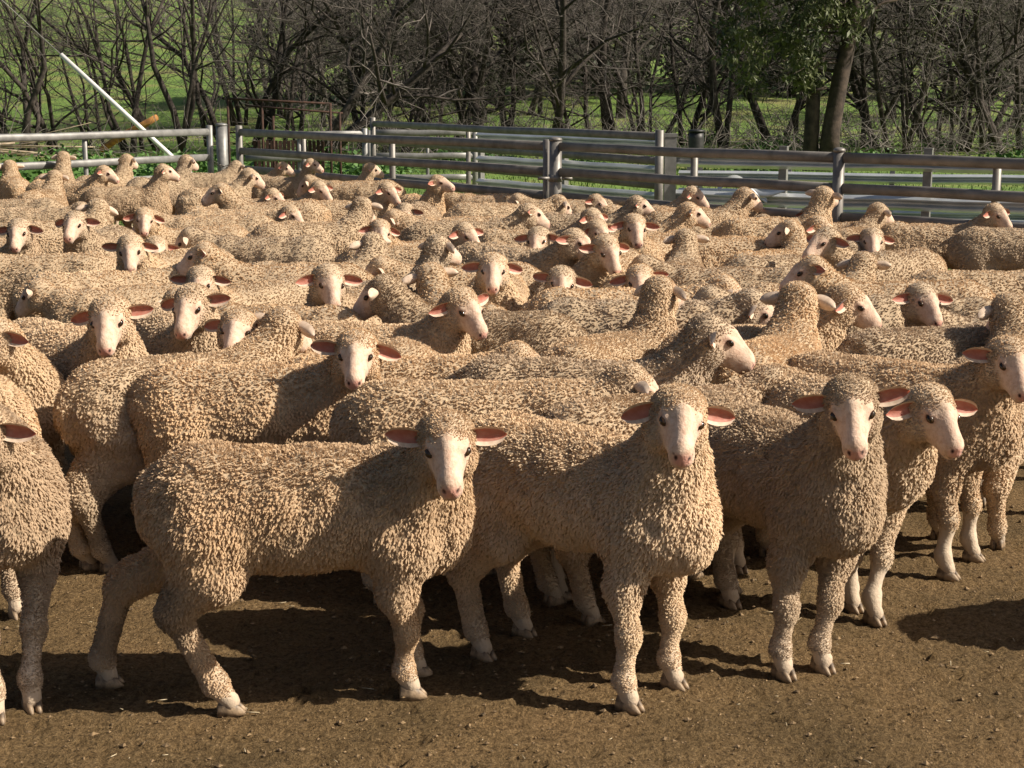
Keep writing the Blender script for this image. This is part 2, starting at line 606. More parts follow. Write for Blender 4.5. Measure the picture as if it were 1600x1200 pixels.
    cs = sp * (1 - .22 * np.clip(cf, 0, 1))
    _, ui = np.unique(cells(p, cs[:, None]), return_index=True)      # one lock per small cell so that they sit evenly
    p, n, cf, pk = p[ui], n[ui], cf[ui], pick[ui]
    m = len(p)
    big = {0: .95, 1: 1.38, 2: 2.0}[lod]
    lm = np.clip(1 - .55 * cf, .25, 1)
    up_ = np.clip(n[:, 2] * 1.4 - .25, 0, 1)
    leng = (.011 + .009 * rs.rand(m)) * lm * (1 - .35 * up_) * {0: 1, 1: .92, 2: .80}[lod]
    wid = (.0021 + .0017 * rs.rand(m)) * (1 - .20 * np.clip(cf, 0, 1)) * big
    clump = np.stack([noise3(p, seed + s, 48) for s in (21, 22, 23)], 1) + .6 * np.stack([noise3(p, seed + s, 120) for s in (24, 25, 26)], 1)
    g = np.array([-.25, 0, -1.0]) + .45 * clump + rs.normal(size=(m, 3)) * .20
    gt = g - (g * n).sum(1)[:, None] * n
    gt /= np.linalg.norm(gt, axis=1)[:, None] + 1e-9
    steep = np.clip(1.15 - n[:, 2], .25, 1.2)[:, None]
    d1 = n * ({0: .46, 1: .42, 2: .36}[lod] - .12 * up_)[:, None] + gt * .85 * steep + rs.normal(size=(m, 3)) * .20; d1 /= np.linalg.norm(d1, axis=1)[:, None]
    tipp = p + d1 * leng[:, None]
    # staples: neighbouring locks lean together into one tip
    _, inv = np.unique(cells(p + .004 * clump + rs.normal(size=(m, 3)) * .0015, {0: .0088, 1: .0115, 2: .0155}[lod]), return_inverse=True)
    ct_ = np.zeros((inv.max() + 1, 3)); cn_ = np.zeros(inv.max() + 1)
    np.add.at(ct_, inv, tipp + n * (leng * .08)[:, None]); np.add.at(cn_, inv, 1)
    ct_ /= cn_[:, None]
    cl_ = ({0: .48, 1: .40, 2: .30}[lod] * (1 - .75 * np.clip(cf, 0, 1)))[:, None]
    tipp = tipp * (1 - cl_) + ct_[inv] * cl_
    d2 = tipp - p
    bt = np.cross(n, d2); bt /= np.linalg.norm(bt, axis=1)[:, None] + 1e-9
    tw = rs.normal(size=m)[:, None] * .35
    bt = bt + n * tw; bt /= np.linalg.norm(bt, axis=1)[:, None] + 1e-9
    base0 = p - n * .004
    midp = p + d2 * .52 + n * .0022
    LV = np.stack([base0, midp + bt * wid[:, None], tipp, midp - bt * wid[:, None]], 1)
    k = 4
    off = (np.arange(m) * k)[:, None]
    tone = rs.rand(inv.max() + 1)[inv]
    base = C[Q[pk]].mean(1) * (.90 + .12 * rs.rand(m) + .10 * tone)[:, None]
    warm = (1 + .10 * noise3(p, seed + 31, 7))[:, None] * np.array([1, 1, 1]) + (.10 * noise3(p, seed + 32, 5))[:, None] * np.array([.35, 0, -.6])
    base = base * warm * 1.06
    LC = np.repeat(base[:, None], k, 1)
    fl = new_mesh('fleece', LV.reshape(-1, 3), np.array([[0, 3, 2, 1]]) + off, [M['fleece']], attrs={'lock': LC.reshape(-1, 3)})
    ears, eyes = [], []
    for s in (1, -1):
        out = HF @ np.array([.02 + j(.30), s * 1.0, -.22 + j(.30)]); out /= np.linalg.norm(out)
        fwd = HF @ np.array([.85, 0, .55])
        fwd = fwd - (fwd @ out) * out; fwd /= np.linalg.norm(fwd)
        side = np.cross(fwd, out) * s
        Mx = np.eye(4); Mx[:3, 0] = out; Mx[:3, 1] = np.cross(fwd, out); Mx[:3, 2] = fwd; Mx[:3, 3] = h(-.045, s * .066, -.012)
        Mx[:3, 3] = H + (Mx[:3, 3] - H) * HS; Mx[:3, :3] *= .87
        ears.append(Mx)
        Ex = np.eye(4)
        ol = HF @ np.array([.22, s * .85, .46]); ol /= np.linalg.norm(ol)
        fx = HF[:, 0] - (HF[:, 0] @ ol) * ol; fx /= np.linalg.norm(fx)
        Ex[:3, 0] = fx; Ex[:3, 2] = ol; Ex[:3, 1] = np.cross(ol, fx); Ex[:3, 3] = h(.018, s * .0475, .000)
        Ex[:3, 3] = H + (Ex[:3, 3] - H) * HS; Ex[:3, :3] *= HS
        eyes.append(Ex)
    return dict(body=body, fleece=fl, ears=ears, eyes=eyes, hoofs=hoofs, head=H)


def ear_mesh():
    nu, nv = 9, 7
    L, Wd = .098, .027
    vs, fs, mi = [], [], []
    for layer in (0, 1):
        for a in range(nu):
            u = a / (nu - 1)
            w = Wd * (1 - abs(2 * (.14 + .86 * u) - 1) ** 2.2) ** .62 + .001
            if u == 1: w = .003
            for b_ in range(nv):
                v = -1 + 2 * b_ / (nv - 1)
                cup = .022 * (v * v - .55) * (1 - .35 * u) * (1 if u < 1 else 0)
                droop = -.012 * u * u
                th = 0 if layer == 0 else -.0045 * (1 - abs(v) ** 3) * (1 - u * .4)
                vs.append((u * L, v * w, cup + droop * .6 + th))
    n = nu * nv
    for layer in (0, 1):
        for a in range(nu - 1):
            for b_ in range(nv - 1):
                f = [layer * n + a * nv + b_, layer * n + (a + 1) * nv + b_, layer * n + (a + 1) * nv + b_ + 1, layer * n + a * nv + b_ + 1]
                fs.append(f if layer == 0 else f[::-1])
                mi.append(1 if (layer == 0 and 0 < b_ < nv - 2) else 0)
    return new_mesh('ear', vs, np.array(fs), [M['ear_out'], M['ear_in']], mi)


def eye_mesh():
    vs, fs, ir = [], [], []
    nr, ns, r = 6, 10, .0138
    vs.append((0, 0, r)); ir.append(0)
    for a in range(1, nr + 1):
        t = a / nr * math.pi * .55
        for b_ in range(ns):
            p = b_ / ns * 2 * math.pi
            x, y, z = r * 1.15 * math.sin(t) * math.cos(p), r * .85 * math.sin(t) * math.sin(p), r * math.cos(t)
            vs.append((x, y, z))
            ir.append(min(1, math.hypot(x * .55, y * 1.25) / r))
    t3 = [(0, 1 + i, 1 + (i + 1) % ns) for i in range(ns)]
    q4 = [(1 + a * ns + i, 1 + (a + 1) * ns + i, 1 + (a + 1) * ns + (i + 1) % ns, 1 + a * ns + (i + 1) % ns) for a in range(nr - 1) for i in range(ns)]
    return new_mesh('eye', vs, [np.array(q4), np.array(t3)], [M['eye']], attrs={'iris': ir})


def hoof_mesh():
    """cloven hoof: two claws side by side, toes forward"""
    mb = MB()
    for s in (1, -1):
        prof = [(-.036, .000, .014, .030), (-.030, .0, .0165, .044), (.000, .0, .018, .046), (.028, .0, .0155, .034), (.046, .002, .010, .018), (.056, .003, .004, .008)]
        v = []
        for (x, z0, w, z1) in prof:
            yc = s * (.0155 - .003 * max(0, (x - .02) / .036))
            for (yy, zz) in ((-1, z0), (1, z0), (1.0, z0 + .45 * (z1 - z0)), (.62, z1), (-.62, z1), (-1.0, z0 + .45 * (z1 - z0))):
                v.append((x, yc + yy * w * .82, zz))
        q = [(a * 6 + i, a * 6 + (i + 1) % 6, (a + 1) * 6 + (i + 1) % 6, (a + 1) * 6 + i) for a in range(len(prof) - 1) for i in range(6)]
        e = (len(prof) - 1) * 6
        q += [(0, 5, 4, 1), (1, 4, 3, 2), (e, e + 1, e + 4, e + 5), (e + 1, e + 2, e + 3, e + 4)]
        mb.add(v, q)
    return mb.mesh('hoof', [M['horn']])


EAR, EYE, HOOF = ear_mesh(), eye_mesh(), hoof_mesh()


def place_sheep(proto, loc, heading, label, mirror=False, scale=1.0, group='sheep of the penned flock', legs=True):
    root = link('sheep', None, label=label, cat='sheep', group=group)
    root.empty_display_size = .2
    root.location = (loc[0], loc[1], 0)
    root.rotation_euler = (0, 0, heading)
    root.scale = (scale, -scale if mirror else scale, scale)
    link('body', proto['body'], root)
    link('fleece', proto['fleece'], root)
    for Mx in proto['ears']:
        o = link('ear', EAR, root); o.matrix_local = Matrix(Mx.tolist())
    for Mx in proto['eyes']:
        o = link('eye', EYE, root); o.matrix_local = Matrix(Mx.tolist())
    if legs:
        for (x, y) in proto['hoofs']:
            link('hoof', HOOF, root, (x + .006, y, 0)).scale = (.76, .76, .85)
    return root


# ------------------------------------------------------------------ ground
def terrain_h(x, y):
    x, y = np.asarray(x, float), np.asarray(y, float)
    t = np.clip((y - 46) / 60, 0, None)
    h = 5.5 * t ** 1.6 / (1 + .25 * t)
    h = h + .25 * np.sin(x * .11 + 1.0) * np.clip((y - 32) / 20, 0, 1) + .9 * np.sin(x * .045 + y * .03) * np.clip((y - 50) / 40, 0, 1)
    return h


def grid_mesh(name, xs, ys, hf, mats, attrs=None):
    X, Y = np.meshgrid(xs, ys, indexing='ij')
    Z = hf(X, Y)
    V = np.stack([X, Y, Z], -1).reshape(-1, 3)
    nx, ny = len(xs), len(ys)
    i, j = np.meshgrid(np.arange(nx - 1), np.arange(ny - 1), indexing='ij')
    a = (i * ny + j).ravel()
    return new_mesh(name, V, np.stack([a, a + ny, a + ny + 1, a + 1], 1), mats)


m, nt, b = mat('pasture')
n1 = noise_node(nt, .35, 6); n2 = noise_node(nt, 9, 5)
c = ramp(nt, n1.outputs[0], [(.33, (.095, .18, .026)), (.50, (.16, .25, .042)), (.62, (.24, .24, .075)), (.78, (.21, .17, .095))])
c = mixc(nt, c, ramp(nt, n2.outputs[0], [(.3, (.45, .5, .4)), (.7, (1.15, 1.15, 1.1))]), 1.0, 'MULTIPLY')
nt.links.new(c, b.inputs['Base Color']); b.inputs['Roughness'].default_value = .95
bump(nt, b, n2.outputs[0], .8, .08)
M['pasture'] = m
m, nt, b = mat('yard_dirt')
n1 = noise_node(nt, 2.2, 5); n2 = noise_node(nt, 58, 6, .7); n3 = noise_node(nt, 170, 3)
c = ramp(nt, n2.outputs[0], [(.30, (.085, .054, .026)), (.48, (.27, .18, .088)), (.70, (.42, .295, .16))])
c = mixc(nt, c, ramp(nt, n1.outputs[0], [(.32, (.66, .66, .62)), (.50, (.95, .93, .88)), (.68, (1.10, 1.05, 1.0))]), 1.0, 'MULTIPLY')
c = mixc(nt, c, ramp(nt, n3.outputs[0], [(.35, (.55, .52, .48)), (.6, (1.1, 1.08, 1.05))]), .8, 'MULTIPLY')
nt.links.new(c, b.inputs['Base Color']); b.inputs['Roughness'].default_value = .95
b.inputs['Specular IOR Level'].default_value = .2
bump(nt, b, n2.outputs[0], 1.0, .07)
M['dirt'] = m
M['clod'] = simple_mat('dirt_clod', (.07, .045, .022), (.30, .20, .105), 60, .95, bump_s=.5, coord='Object')
M['straw'] = simple_mat('straw_bit', (.30, .23, .13), (.55, .46, .32), 60, .9)

xs = np.unique(np.concatenate([np.linspace(-300, -30, 28), np.linspace(-30, 30, 61), np.linspace(30, 300, 28)]))
ys = np.unique(np.concatenate([np.linspace(-60, 12, 12), np.linspace(12, 60, 49), np.linspace(60, 400, 50)]))
link('ground', grid_mesh('ground', xs, ys, lambda X, Y: terrain_h(X, Y) - .03, [M['pasture']]), kind='structure')


def dirt_h(X, Y):
    p = np.stack([X.ravel(), Y.ravel(), np.zeros(X.size)], 1)
    fine = np.abs(noise3(p, 71, 60)) * .010 + np.clip(noise3(p, 72, 130), 0, 1) * .014 + noise3(p, 75, 210) * .003 + noise3(p, 73, 18) * .004 + noise3(p, 74, 5) * .006
    if X.size > 500:
        r = np.random.RandomState(12)
        for k in range(330):
            hy = 2.8 + 2.6 * r.rand(); hx_ = (r.rand() - .5) * hy * .84; a = r.rand() * 6.28
            dx, dy = p[:, 0] - hx_, p[:, 1] - hy
            u_, v_ = dx * math.cos(a) + dy * math.sin(a), -dx * math.sin(a) + dy * math.cos(a)
            q_ = (u_ / .034) ** 2 + (v_ / .024) ** 2
            fine = fine - .010 * np.exp(-q_ * q_) + .004 * np.exp(-((np.sqrt(q_) - 1.45) / .3) ** 2) + .004 * np.exp(-(v_ / .005) ** 2 - q_ * q_)
    return (fine * np.clip((9 - Y.ravel()) / 4, .1, 1)).reshape(X.shape) - .004


xs = np.unique(np.concatenate([np.linspace(-9, -1.9, 12), np.linspace(-1.9, 1.9, 190), np.linspace(1.9, 9, 12)]))
ys = np.unique(np.concatenate([np.linspace(-4, 2.7, 8), np.linspace(2.7, 5.2, 130), np.linspace(5.2, 13.2, 30)]))
X_, Y_ = np.meshgrid(xs, ys, indexing='ij')
yard = grid_mesh('yard', xs, ys, dirt_h, [M['dirt']])
link('yard', yard, kind='structure')
yb = MB()
yb.add([(-6.6, 13.2, .0), (-3.6, 18.7, .0), (.45, 13.2, .0)], None, [(0, 2, 1)])
link('yard_back', yb.mesh('yard_back', [M['dirt']]), kind='structure')

# clods and droppings on the open dirt
rs_ = np.random.RandomState(77)
nc = 5200
cy = 2.75 + 3.6 * rs_.rand(nc) ** 1.3; cx = (rs_.rand(nc) - .5) * cy * .86
size = .0016 + .0062 * rs_.rand(nc) ** 6 + .002 * rs_.rand(nc)
octa = np.array([(1, 0, 0), (-1, 0, 0), (0, 1, 0), (0, -1, 0), (0, 0, 1), (0, 0, -1.0)])
of = np.array([(0, 2, 4), (2, 1, 4), (1, 3, 4), (3, 0, 4), (2, 0, 5), (1, 2, 5), (3, 1, 5), (0, 3, 5)])
jit = octa[None] * (1 + .5 * (rs_.rand(nc, 6, 1) - .5)) + (rs_.rand(nc, 6, 3) - .5) * .5
V_ = jit * size[:, None, None] * np.array([1.25, 1.0, .75]) + np.stack([cx, cy, dirt_h(cx, cy) + .003], 1)[:, None]
link('dirt_clods', new_mesh('dirt_clods', V_.reshape(-1, 3), (of[None] + (np.arange(nc) * 6)[:, None, None]).reshape(-1, 3), [M['clod']], smooth=False), kind='stuff',
     label='crumbled brown clods and droppings scattered on the yard dirt', cat='dirt')
ns_ = 90
sy = 2.8 + 2.2 * rs_.rand(ns_); sx = (rs_.rand(ns_) - .5) * sy * .8
mb = MB()
for x, y in zip(sx, sy):
    a = rs_.rand() * 6.3; l = .004 + .013 * rs_.rand() ** 2
    z = float(dirt_h(np.array([x]), np.array([y]))[0]) + .008
    mb.tube([(x - l * math.cos(a), y - l * math.sin(a), z), (x + l * math.cos(a), y + l * math.sin(a), z + .002)], .0013, 4)
link('straw_bits', mb.mesh('straw_bits', [M['straw']]), kind='stuff', label='pale straw and chaff bits strewn on the yard dirt', cat='straw')

# ------------------------------------------------------------------ grass and leafy ground cover beyond the rails
M['grass'] = simple_mat('grass_blade', (.055, .12, .015), (.14, .22, .035), 3, .8)
M['herb'] = simple_mat('herb_leaf', (.035, .095, .014), (.085, .18, .03), 4, .65)


def blades(name, n, xr, yr, hgt, wid, m_, label, cat, mask=None, seed=1):
    r = np.random.RandomState(seed)
    x = xr[0] + (xr[1] - xr[0]) * r.rand(n); y = yr[0] + (yr[1] - yr[0]) * r.rand(n)
    if mask is not None:
        k = mask(x, y); x, y = x[k], y[k]
    n = len(x)
    hh = hgt * (.4 + .8 * r.rand(n)) * (.7 + .5 * noise3(np.stack([x, y, 0 * x], 1), 5, 1.5))
    a = r.rand(n) * 6.28; lean = hh * (.3 + .5 * r.rand(n)); la = r.rand(n) * 6.28
    z = terrain_h(x, y) - .03
    p = np.stack([x, y, z], 1)
    s_ = np.stack([np.cos(a), np.sin(a), 0 * a], 1) * (wid * (.6 + .8 * r.rand(n)))[:, None]
    tip = p + np.stack([np.cos(la) * lean, np.sin(la) * lean, hh], 1)
    midp = p + np.stack([np.cos(la) * lean * .3, np.sin(la) * lean * .3, hh * .6], 1)
    V = np.stack([p - s_, p + s_, midp + s_ * .8, midp - s_ * .8, tip], 1).reshape(-1, 3)
    o_ = np.arange(n)[:, None] * 5
    link(name, new_mesh(name, V, [np.array([[0, 1, 2, 3]]) + o_, np.array([[3, 2, 4]]) + o_], [m_], smooth=False), kind='stuff', label=label, cat=cat)


def behind(x, y):
    return y > np.array([fence_y(v) for v in x]) + .2


def GX(px, D):       # lateral position of a pixel column at ground distance D
    return (px - 800) / FPX * (D * math.cos(PITCH) + .6 * math.sin(PITCH))


FENCE = np.array([(GX(-300, 14.4), 14.4), (GX(330, 18.6), 18.6), (GX(868, 13.5), 13.5), (GX(1310, 11.2), 11.2), (GX(1900, 9.6), 9.6)])


def fence_y(x):      # depth of the pen's far boundary at lateral position x
    return float(np.interp(x, FENCE[:, 0], FENCE[:, 1]))


blades('grass', 26000, (-11, 11), (11, 38), .13, .008, M['grass'], 'short green grass growing beyond the yard rails', 'grass', behind, 3)


def leafy(name, n, spots, size, m_, label, seed):
    r = np.random.RandomState(seed)
    V, k = [], 0
    sp = np.array(spots)
    i = r.randint(len(sp), size=n)
    c_ = sp[i]
    q = r.normal(size=(n, 3)); q /= np.linalg.norm(q, axis=1)[:, None]
    q *= (r.rand(n) ** .4)[:, None]
    x = c_[:, 0] + q[:, 0] * c_[:, 2]; y = c_[:, 1] + q[:, 1] * c_[:, 2]
    z = terrain_h(x, y) - .03 + np.abs(q[:, 2]) * c_[:, 3]
    p = np.stack([x, y, z], 1)
    u = r.normal(size=(n, 3)); u[:, 2] *= .5; u /= np.linalg.norm(u, axis=1)[:, None]
    w = np.cross(u, r.normal(size=(n, 3))); w /= np.linalg.norm(w, axis=1)[:, None]
    s_ = size * (.5 + .9 * r.rand(n))[:, None]
    V = np.stack([p, p + u * s_ * .5 + w * s_ * .34, p + u * s_, p + u * s_ * .5 - w * s_ * .34], 1).reshape(-1, 3)
    return link(name, new_mesh(name, V, np.array([[0, 1, 2, 3]]) + np.arange(n)[:, None] * 4, [m_], smooth=False), kind='stuff', label=label, cat='weeds')


r0 = np.random.RandomState(9)
leafy('weeds', 12000, [(r0.uniform(-9.0, -2.2), r0.uniform(22.5, 32), r0.uniform(.5, .9), r0.uniform(.25, .6)) for _ in range(54)], .10, M['herb'],
      'dense leafy green weeds growing behind the left gates and rusty frame', 4)
leafy('weeds', 5000, [(-.3 + 5.2 * t + r0.uniform(-.2, .2), 18.2 - 4.4 * t - .3 + r0.uniform(-.3, .2), r0.uniform(.2, .4), r0.uniform(.12, .34)) for t in np.linspace(0, 1, 30)], .06, M['herb'],
      'low green weeds sprouting along the foot of the metal panels', 5)
leafy('weeds', 9000, [(r0.uniform(-2, 14), r0.uniform(30, 44), r0.uniform(.4, .9), r0.uniform(.2, .5)) for _ in range(40)], .10, M['herb'],
      'scattered dark green weeds under the bare trees at right', 6)

# ------------------------------------------------------------------ rails, gates and posts
M['galv'] = simple_mat('galvanised_rail', (.18, .177, .17), (.29, .284, .275), 9, .5, .35, .1)
M['galv_old'] = simple_mat('weathered_rail', (.15, .138, .127), (.25, .232, .213), 7, .5, .35, .15)
M['sheet'] = simple_mat('shiny_galvanised_sheet', (.52, .545, .56), (.74, .76, .775), 3, .32, .55, .12)
M['rust'] = simple_mat('rusty_steel', (.028, .015, .011), (.075, .036, .024), 25, .85, .2, .3)
M['whitepipe'] = simple_mat('white_pipe', (.72, .71, .68), (.84, .83, .80), 12, .45)
M['black'] = simple_mat('black_plastic', (.012, .012, .013), (.03, .03, .03), 20, .5)
M['chain'] = simple_mat('chain_steel', (.10, .09, .08), (.22, .2, .18), 60, .5, .6)


def rail_panel(name, label, cat, A, B, zs, uprights, m_, group=None, rail_r=.042, up_r=.03, ztop=None, flat=.55, up_flat=.8, zend=.03):
    """horizontal oval rails from A to B, uprights at the given fractions; every piece a part"""
    A, B = np.array([*A, 0.0]), np.array([*B, 0.0])
    root = link(name, None, loc=tuple(A), label=label, cat=cat, group=group)
    d = B - A
    n = np.array([-d[1], d[0], 0]); n /= np.linalg.norm(n)
    if n[1] < 0:
        n = -n
    for z in zs:
        mb = MB()
        pts = [np.array([0, 0, z]) + d * t for t in (0, .25, .5, .75, 1)]
        pts[2] = pts[2] + np.array([0, 0, -.008])
        mb.tube(pts, rail_r, 12, flat)
        link('rail', mb.mesh('rail', [m_]), root)
    for t, z0, z1, rr, back in uprights:
        mb = MB()
        p = d * t + n * back
        mb.tube([p + (0, 0, z0), p + (0, 0, (z0 + z1) / 2), p + (0, 0, z1 - .004), p + (0, 0, z1)], [rr, rr, rr, rr * .75], 12, up_flat)
        link('upright', mb.mesh('upright', [m_]), root)
    return root


def round_post(label, x, y, r, h, m_, collar=None):
    root = link('round_post', None, loc=(x, y, 0), label=label, cat='post')
    mb = MB(); mb.tube([(0, 0, -.05), (0, 0, h * .5), (0, 0, h - .03)], r, 20)
    link('shaft', mb.mesh('shaft', [m_]), root)
    mb = MB(); mb.tube([(0, 0, h - .03), (0, 0, h - .015), (0, 0, h - .004), (0, 0, h + .004)], [r * 1.06, r * 1.06, r * .9, r * .4], 20)
    link('cap', mb.mesh('cap', [m_]), root)
    if collar:
        mb = MB(); mb.tube([(0, 0, collar - .03), (0, 0, collar + .03)], r * 1.12, 20)
        link('collar', mb.mesh('collar', [m_]), root)
        mb = MB(); mb.tube([(r, -r, collar), (r + .09, -r - .01, collar)], .014, 8); mb.tube([(-r, -r, collar), (-r - .10, -r - .01, collar)], .014, 8)
        link('hinge', mb.mesh('hinge', [m_]), root)
    return root


def fp(px, D):
    return np.array([GX(px, D), D])


ZR = [1.05, .75, .53, .33, .14]
Z5 = [1.05, .83, .62, .41, .20]
rail_panel('yard_gate', 'light grey sunlit pipe gate at far left of the yard', 'gate', fp(-220, 14.95), fp(328, 18.6), ZR,
           [(.0, .03, 1.1, .034, 0), (.60, .05, 1.05, .028, .045), (1.0, .03, 1.13, .038, 0)], M['galv'])
CP = fp(347, 18.72)
round_post('round grey chained post between left gate and dark middle gate', CP[0], CP[1], .068, 1.15, M['galv'])
rail_panel('yard_gate', 'long dark pipe gate between the chained post and round brown post', 'gate', fp(374, 18.5), fp(855, 13.62), Z5,
           [(.0, .03, 1.13, .042, 0), (.25, .05, 1.04, .026, .045), (.56, .05, 1.04, .032, .045), (1.0, .03, 1.11, .038, 0)], M['galv_old'])
RP = fp(868, 13.5)
round_post('round weathered post where the middle gate meets the right hand rails', RP[0], RP[1], .055, 1.13, M['galv_old'], collar=.78)
FA, FB, FC = fp(875, 13.46), fp(1310, 11.2), fp(1900, 9.6)
rail_panel('rail_fence', 'weathered rail fence section right of the round post', 'fence', FA, FB - (.03, -.03), Z5,
           [(.52, .05, 1.04, .03, .05)], M['galv_old'], rail_r=.038)
rail_panel('rail_fence', 'weathered rail fence section running out of frame at right', 'fence', FB + (.03, -.03), FC, Z5,
           [(.44, .05, 1.04, .03, .05), (.8, .05, 1.04, .03, .05)], M['galv_old'], rail_r=.038)
round_post('slim weathered fence post behind the raised sheep head at right', FB[0], FB[1], .042, 1.12, M['galv_old'])
rail_panel('pipe_panel', 'dark pipe panel set slanting behind the middle gate', 'fence panel', fp(583, 20.0), fp(1030, 14.1), [1.12, .90, .68, .46, .24],
           [(0, .03, 1.2, .036, 0), (.40, .05, 1.1, .028, .045), (1.0, .03, 1.18, .04, 0)], M['galv_old'], rail_r=.038)
rail_panel('pipe_panel', 'pale sunlit pipe panel behind the long dark gate, left part', 'fence panel', fp(382, 19.5), fp(570, 19.7), [1.0, .70, .42, .16],
           [(.45, .05, 1.0, .024, .045), (1.0, .03, 1.07, .036, 0)], M['galv'], rail_r=.038)
rail_panel('pipe_panel', 'pale sunlit pipe panel ending at the shiny metal strips', 'fence panel', fp(577, 20.3), fp(742, 20.4), [1.0, .70, .42, .16],
           [(.0, .03, 1.03, .03, 0), (.55, .05, 1.0, .022, .045), (1.0, .03, 1.08, .038, 0)], M['galv'], rail_r=.04)

# chain on the round post
mb = MB()
for k in range(11):
    t = k / 10
    c0 = np.array([CP[0] - .13 + t * .34, CP[1] - .10 - .02 * t, .72 - .08 * math.sin(math.pi * t)])
    ax = np.array([1, 0, .3 * math.cos(math.pi * t)]); ax /= np.linalg.norm(ax)
    o2 = np.array([0, 1, 0]) if k % 2 else np.array([0, 0, 1])
    th_ = np.linspace(0, 2 * np.pi, 11)
    mb.tube([c0 + ax * .024 * math.cos(a_) + o2 * .013 * math.sin(a_) for a_ in th_], .0055, 5, cap=False)
ch = link('chain', mb.mesh('chain', [M['chain']]), label='dark steel chain looped round the grey post between gates', cat='chain')

# guard rail style strips: folded steel beams on posts
def beam_mesh(L, h, m_, depth=.05):
    prof = np.array([(0, 0), (depth * .25, .04), (depth, .22), (depth, .30), (.0, .44), (.0, .56), (depth, .70), (depth, .78), (depth * .25, .96), (0, 1.0)])
    prof = prof * np.array([1, h])
    back = prof[::-1] + np.array([-.004, 0])
    ring = np.concatenate([prof, back])
    n = len(ring)
    seg = max(2, int(L / .5))
    V, Q = [], []
    r = np.random.RandomState(int(L * 100))
    for k in range(seg + 1):
        w = .006 * r.normal()
        V.append(np.stack([np.full(n, L * k / seg), -ring[:, 0] + w, ring[:, 1] + .004 * r.normal()], 1))
        if k:
            i = np.arange(n); j_ = (i + 1) % n
            Q.append(np.stack([(k - 1) * n + i, k * n + i, k * n + j_, (k - 1) * n + j_], 1))
    return new_mesh('beam', np.concatenate(V), np.concatenate(Q), [m_], smooth=False)


def beam_fence(label, A, B, zs, h, posts, post_w, ztop):
    A, B = np.array(A, float), np.array(B, float)
    L = np.linalg.norm(B - A); ang = math.atan2(*(B - A)[::-1])
    root = link('metal_strip_fence', None, loc=(A[0], A[1], 0), label=label, cat='fence')
    root.rotation_euler = (0, 0, ang)
    for z in zs:
        me = beam_mesh(L, h, M['sheet'])
        link('beam', me, root, (0, 0, z))
    for t in posts:
        mb = MB(); mb.box((t * L, post_w * .62, ztop / 2 - .02), (post_w, post_w, ztop + .04)); mb.box((t * L, post_w * .62, ztop + .006), (post_w * 1.06, post_w * 1.06, .012))
        link('post', mb.mesh('post', [M['galv']], smooth=False), root)


beam_fence('sunlit fence of folded shiny metal strips behind the round weathered post', fp(748, 19.2), fp(1032, 16.4), [.89, .60, .32, .05], .15, [.0, .5, .98], .06, 1.06)
beam_fence('low sunlit fence of shiny metal strips seen between the right hand rails', fp(1062, 16.0), fp(1900, 14.6), [.62, .44, .26], .10, [.02, .22, .42, .62, .82], .05, .75)
beam_fence('blue grey fence of folded metal strips just behind right hand rails', fp(1056, 14.25), fp(1900, 12.4), [.84, .50, .32, .14], .13, [.22, .50, .80], .07, 1.03)
pb = link('box_post', None, loc=(*fp(1047, 14.2), 0), label='square light grey steel post with cap behind the right hand rails', cat='post')
mb = MB(); mb.box((0, 0, .54), (.105, .105, 1.16)); link('shaft', mb.mesh('shaft', [M['galv']], smooth=False), pb)
mb = MB(); mb.box((0, 0, 1.13), (.118, .118, .03)); link('cap', mb.mesh('cap', [M['galv']], smooth=False), pb)
# bent offcut resting on the strips
mb = MB()
t_ = np.linspace(0, 1, 26)
for p0, p1, z0, am, ph, tw0, tw1, wd in ((1122, 1185, .67, .085, 0.0, .3, 1.5, .055), (1168, 1240, .69, -.055, .5, 1.4, .2, .046), (1150, 1200, .66, .05, .9, -.4, .9, .03)):
    A_, B_ = fp(p0, 14.0 - .0016 * (p0 - 1060)), fp(p1, 14.0 - .0016 * (p1 - 1060))
    P2 = np.concatenate([A_[None] * (1 - t_)[:, None] + B_[None] * t_[:, None], (z0 + am * np.sin(ph + t_ * math.pi * 1.15) - .05 * t_ * t_)[:, None]], 1)
    tw_ = tw0 + (tw1 - tw0) * t_
    sd_ = np.stack([0 * t_, np.cos(tw_), np.sin(tw_)], 1) * wd
    n_ = np.stack([0 * t_, -np.sin(tw_), np.cos(tw_)], 1) * .012
    n = len(t_)
    a_, c_, b_ = P2 - sd_, P2 + n_, P2 + sd_
    V = np.concatenate([a_, c_, b_, a_ - n_ * .4, c_ - n_ * .4, b_ - n_ * .4])
    i = np.arange(n - 1)
    Q = [np.stack([u * n + i, u * n + i + 1, v * n + i + 1, v * n + i], 1) for u, v in ((0, 1), (1, 2), (4, 3), (5, 4), (3, 0), (2, 5))]
    mb.add(V, np.concatenate(Q))
link('bent_metal_strip', mb.mesh('bent_metal_strip', [M['sheet']]), label='crumpled shiny metal offcut resting behind the right hand rails', cat='scrap metal')
dr = link('drum', None, loc=fp(1088, 22.0).tolist() + [0], label='narrow black drum standing behind the square grey post', cat='drum')
mb = MB(); mb.tube([(0, 0, 0), (0, 0, .1), (0, 0, .88), (0, 0, .965)], [.09, .10, .11, .10], 18); link('barrel', mb.mesh('barrel', [M['black']]), dr)
mb = MB(); mb.tube([(0, 0, .965), (0, 0, .985), (0, 0, 1.0)], [.118, .118, .10], 18); link('lid', mb.mesh('lid', [M['black']]), dr)

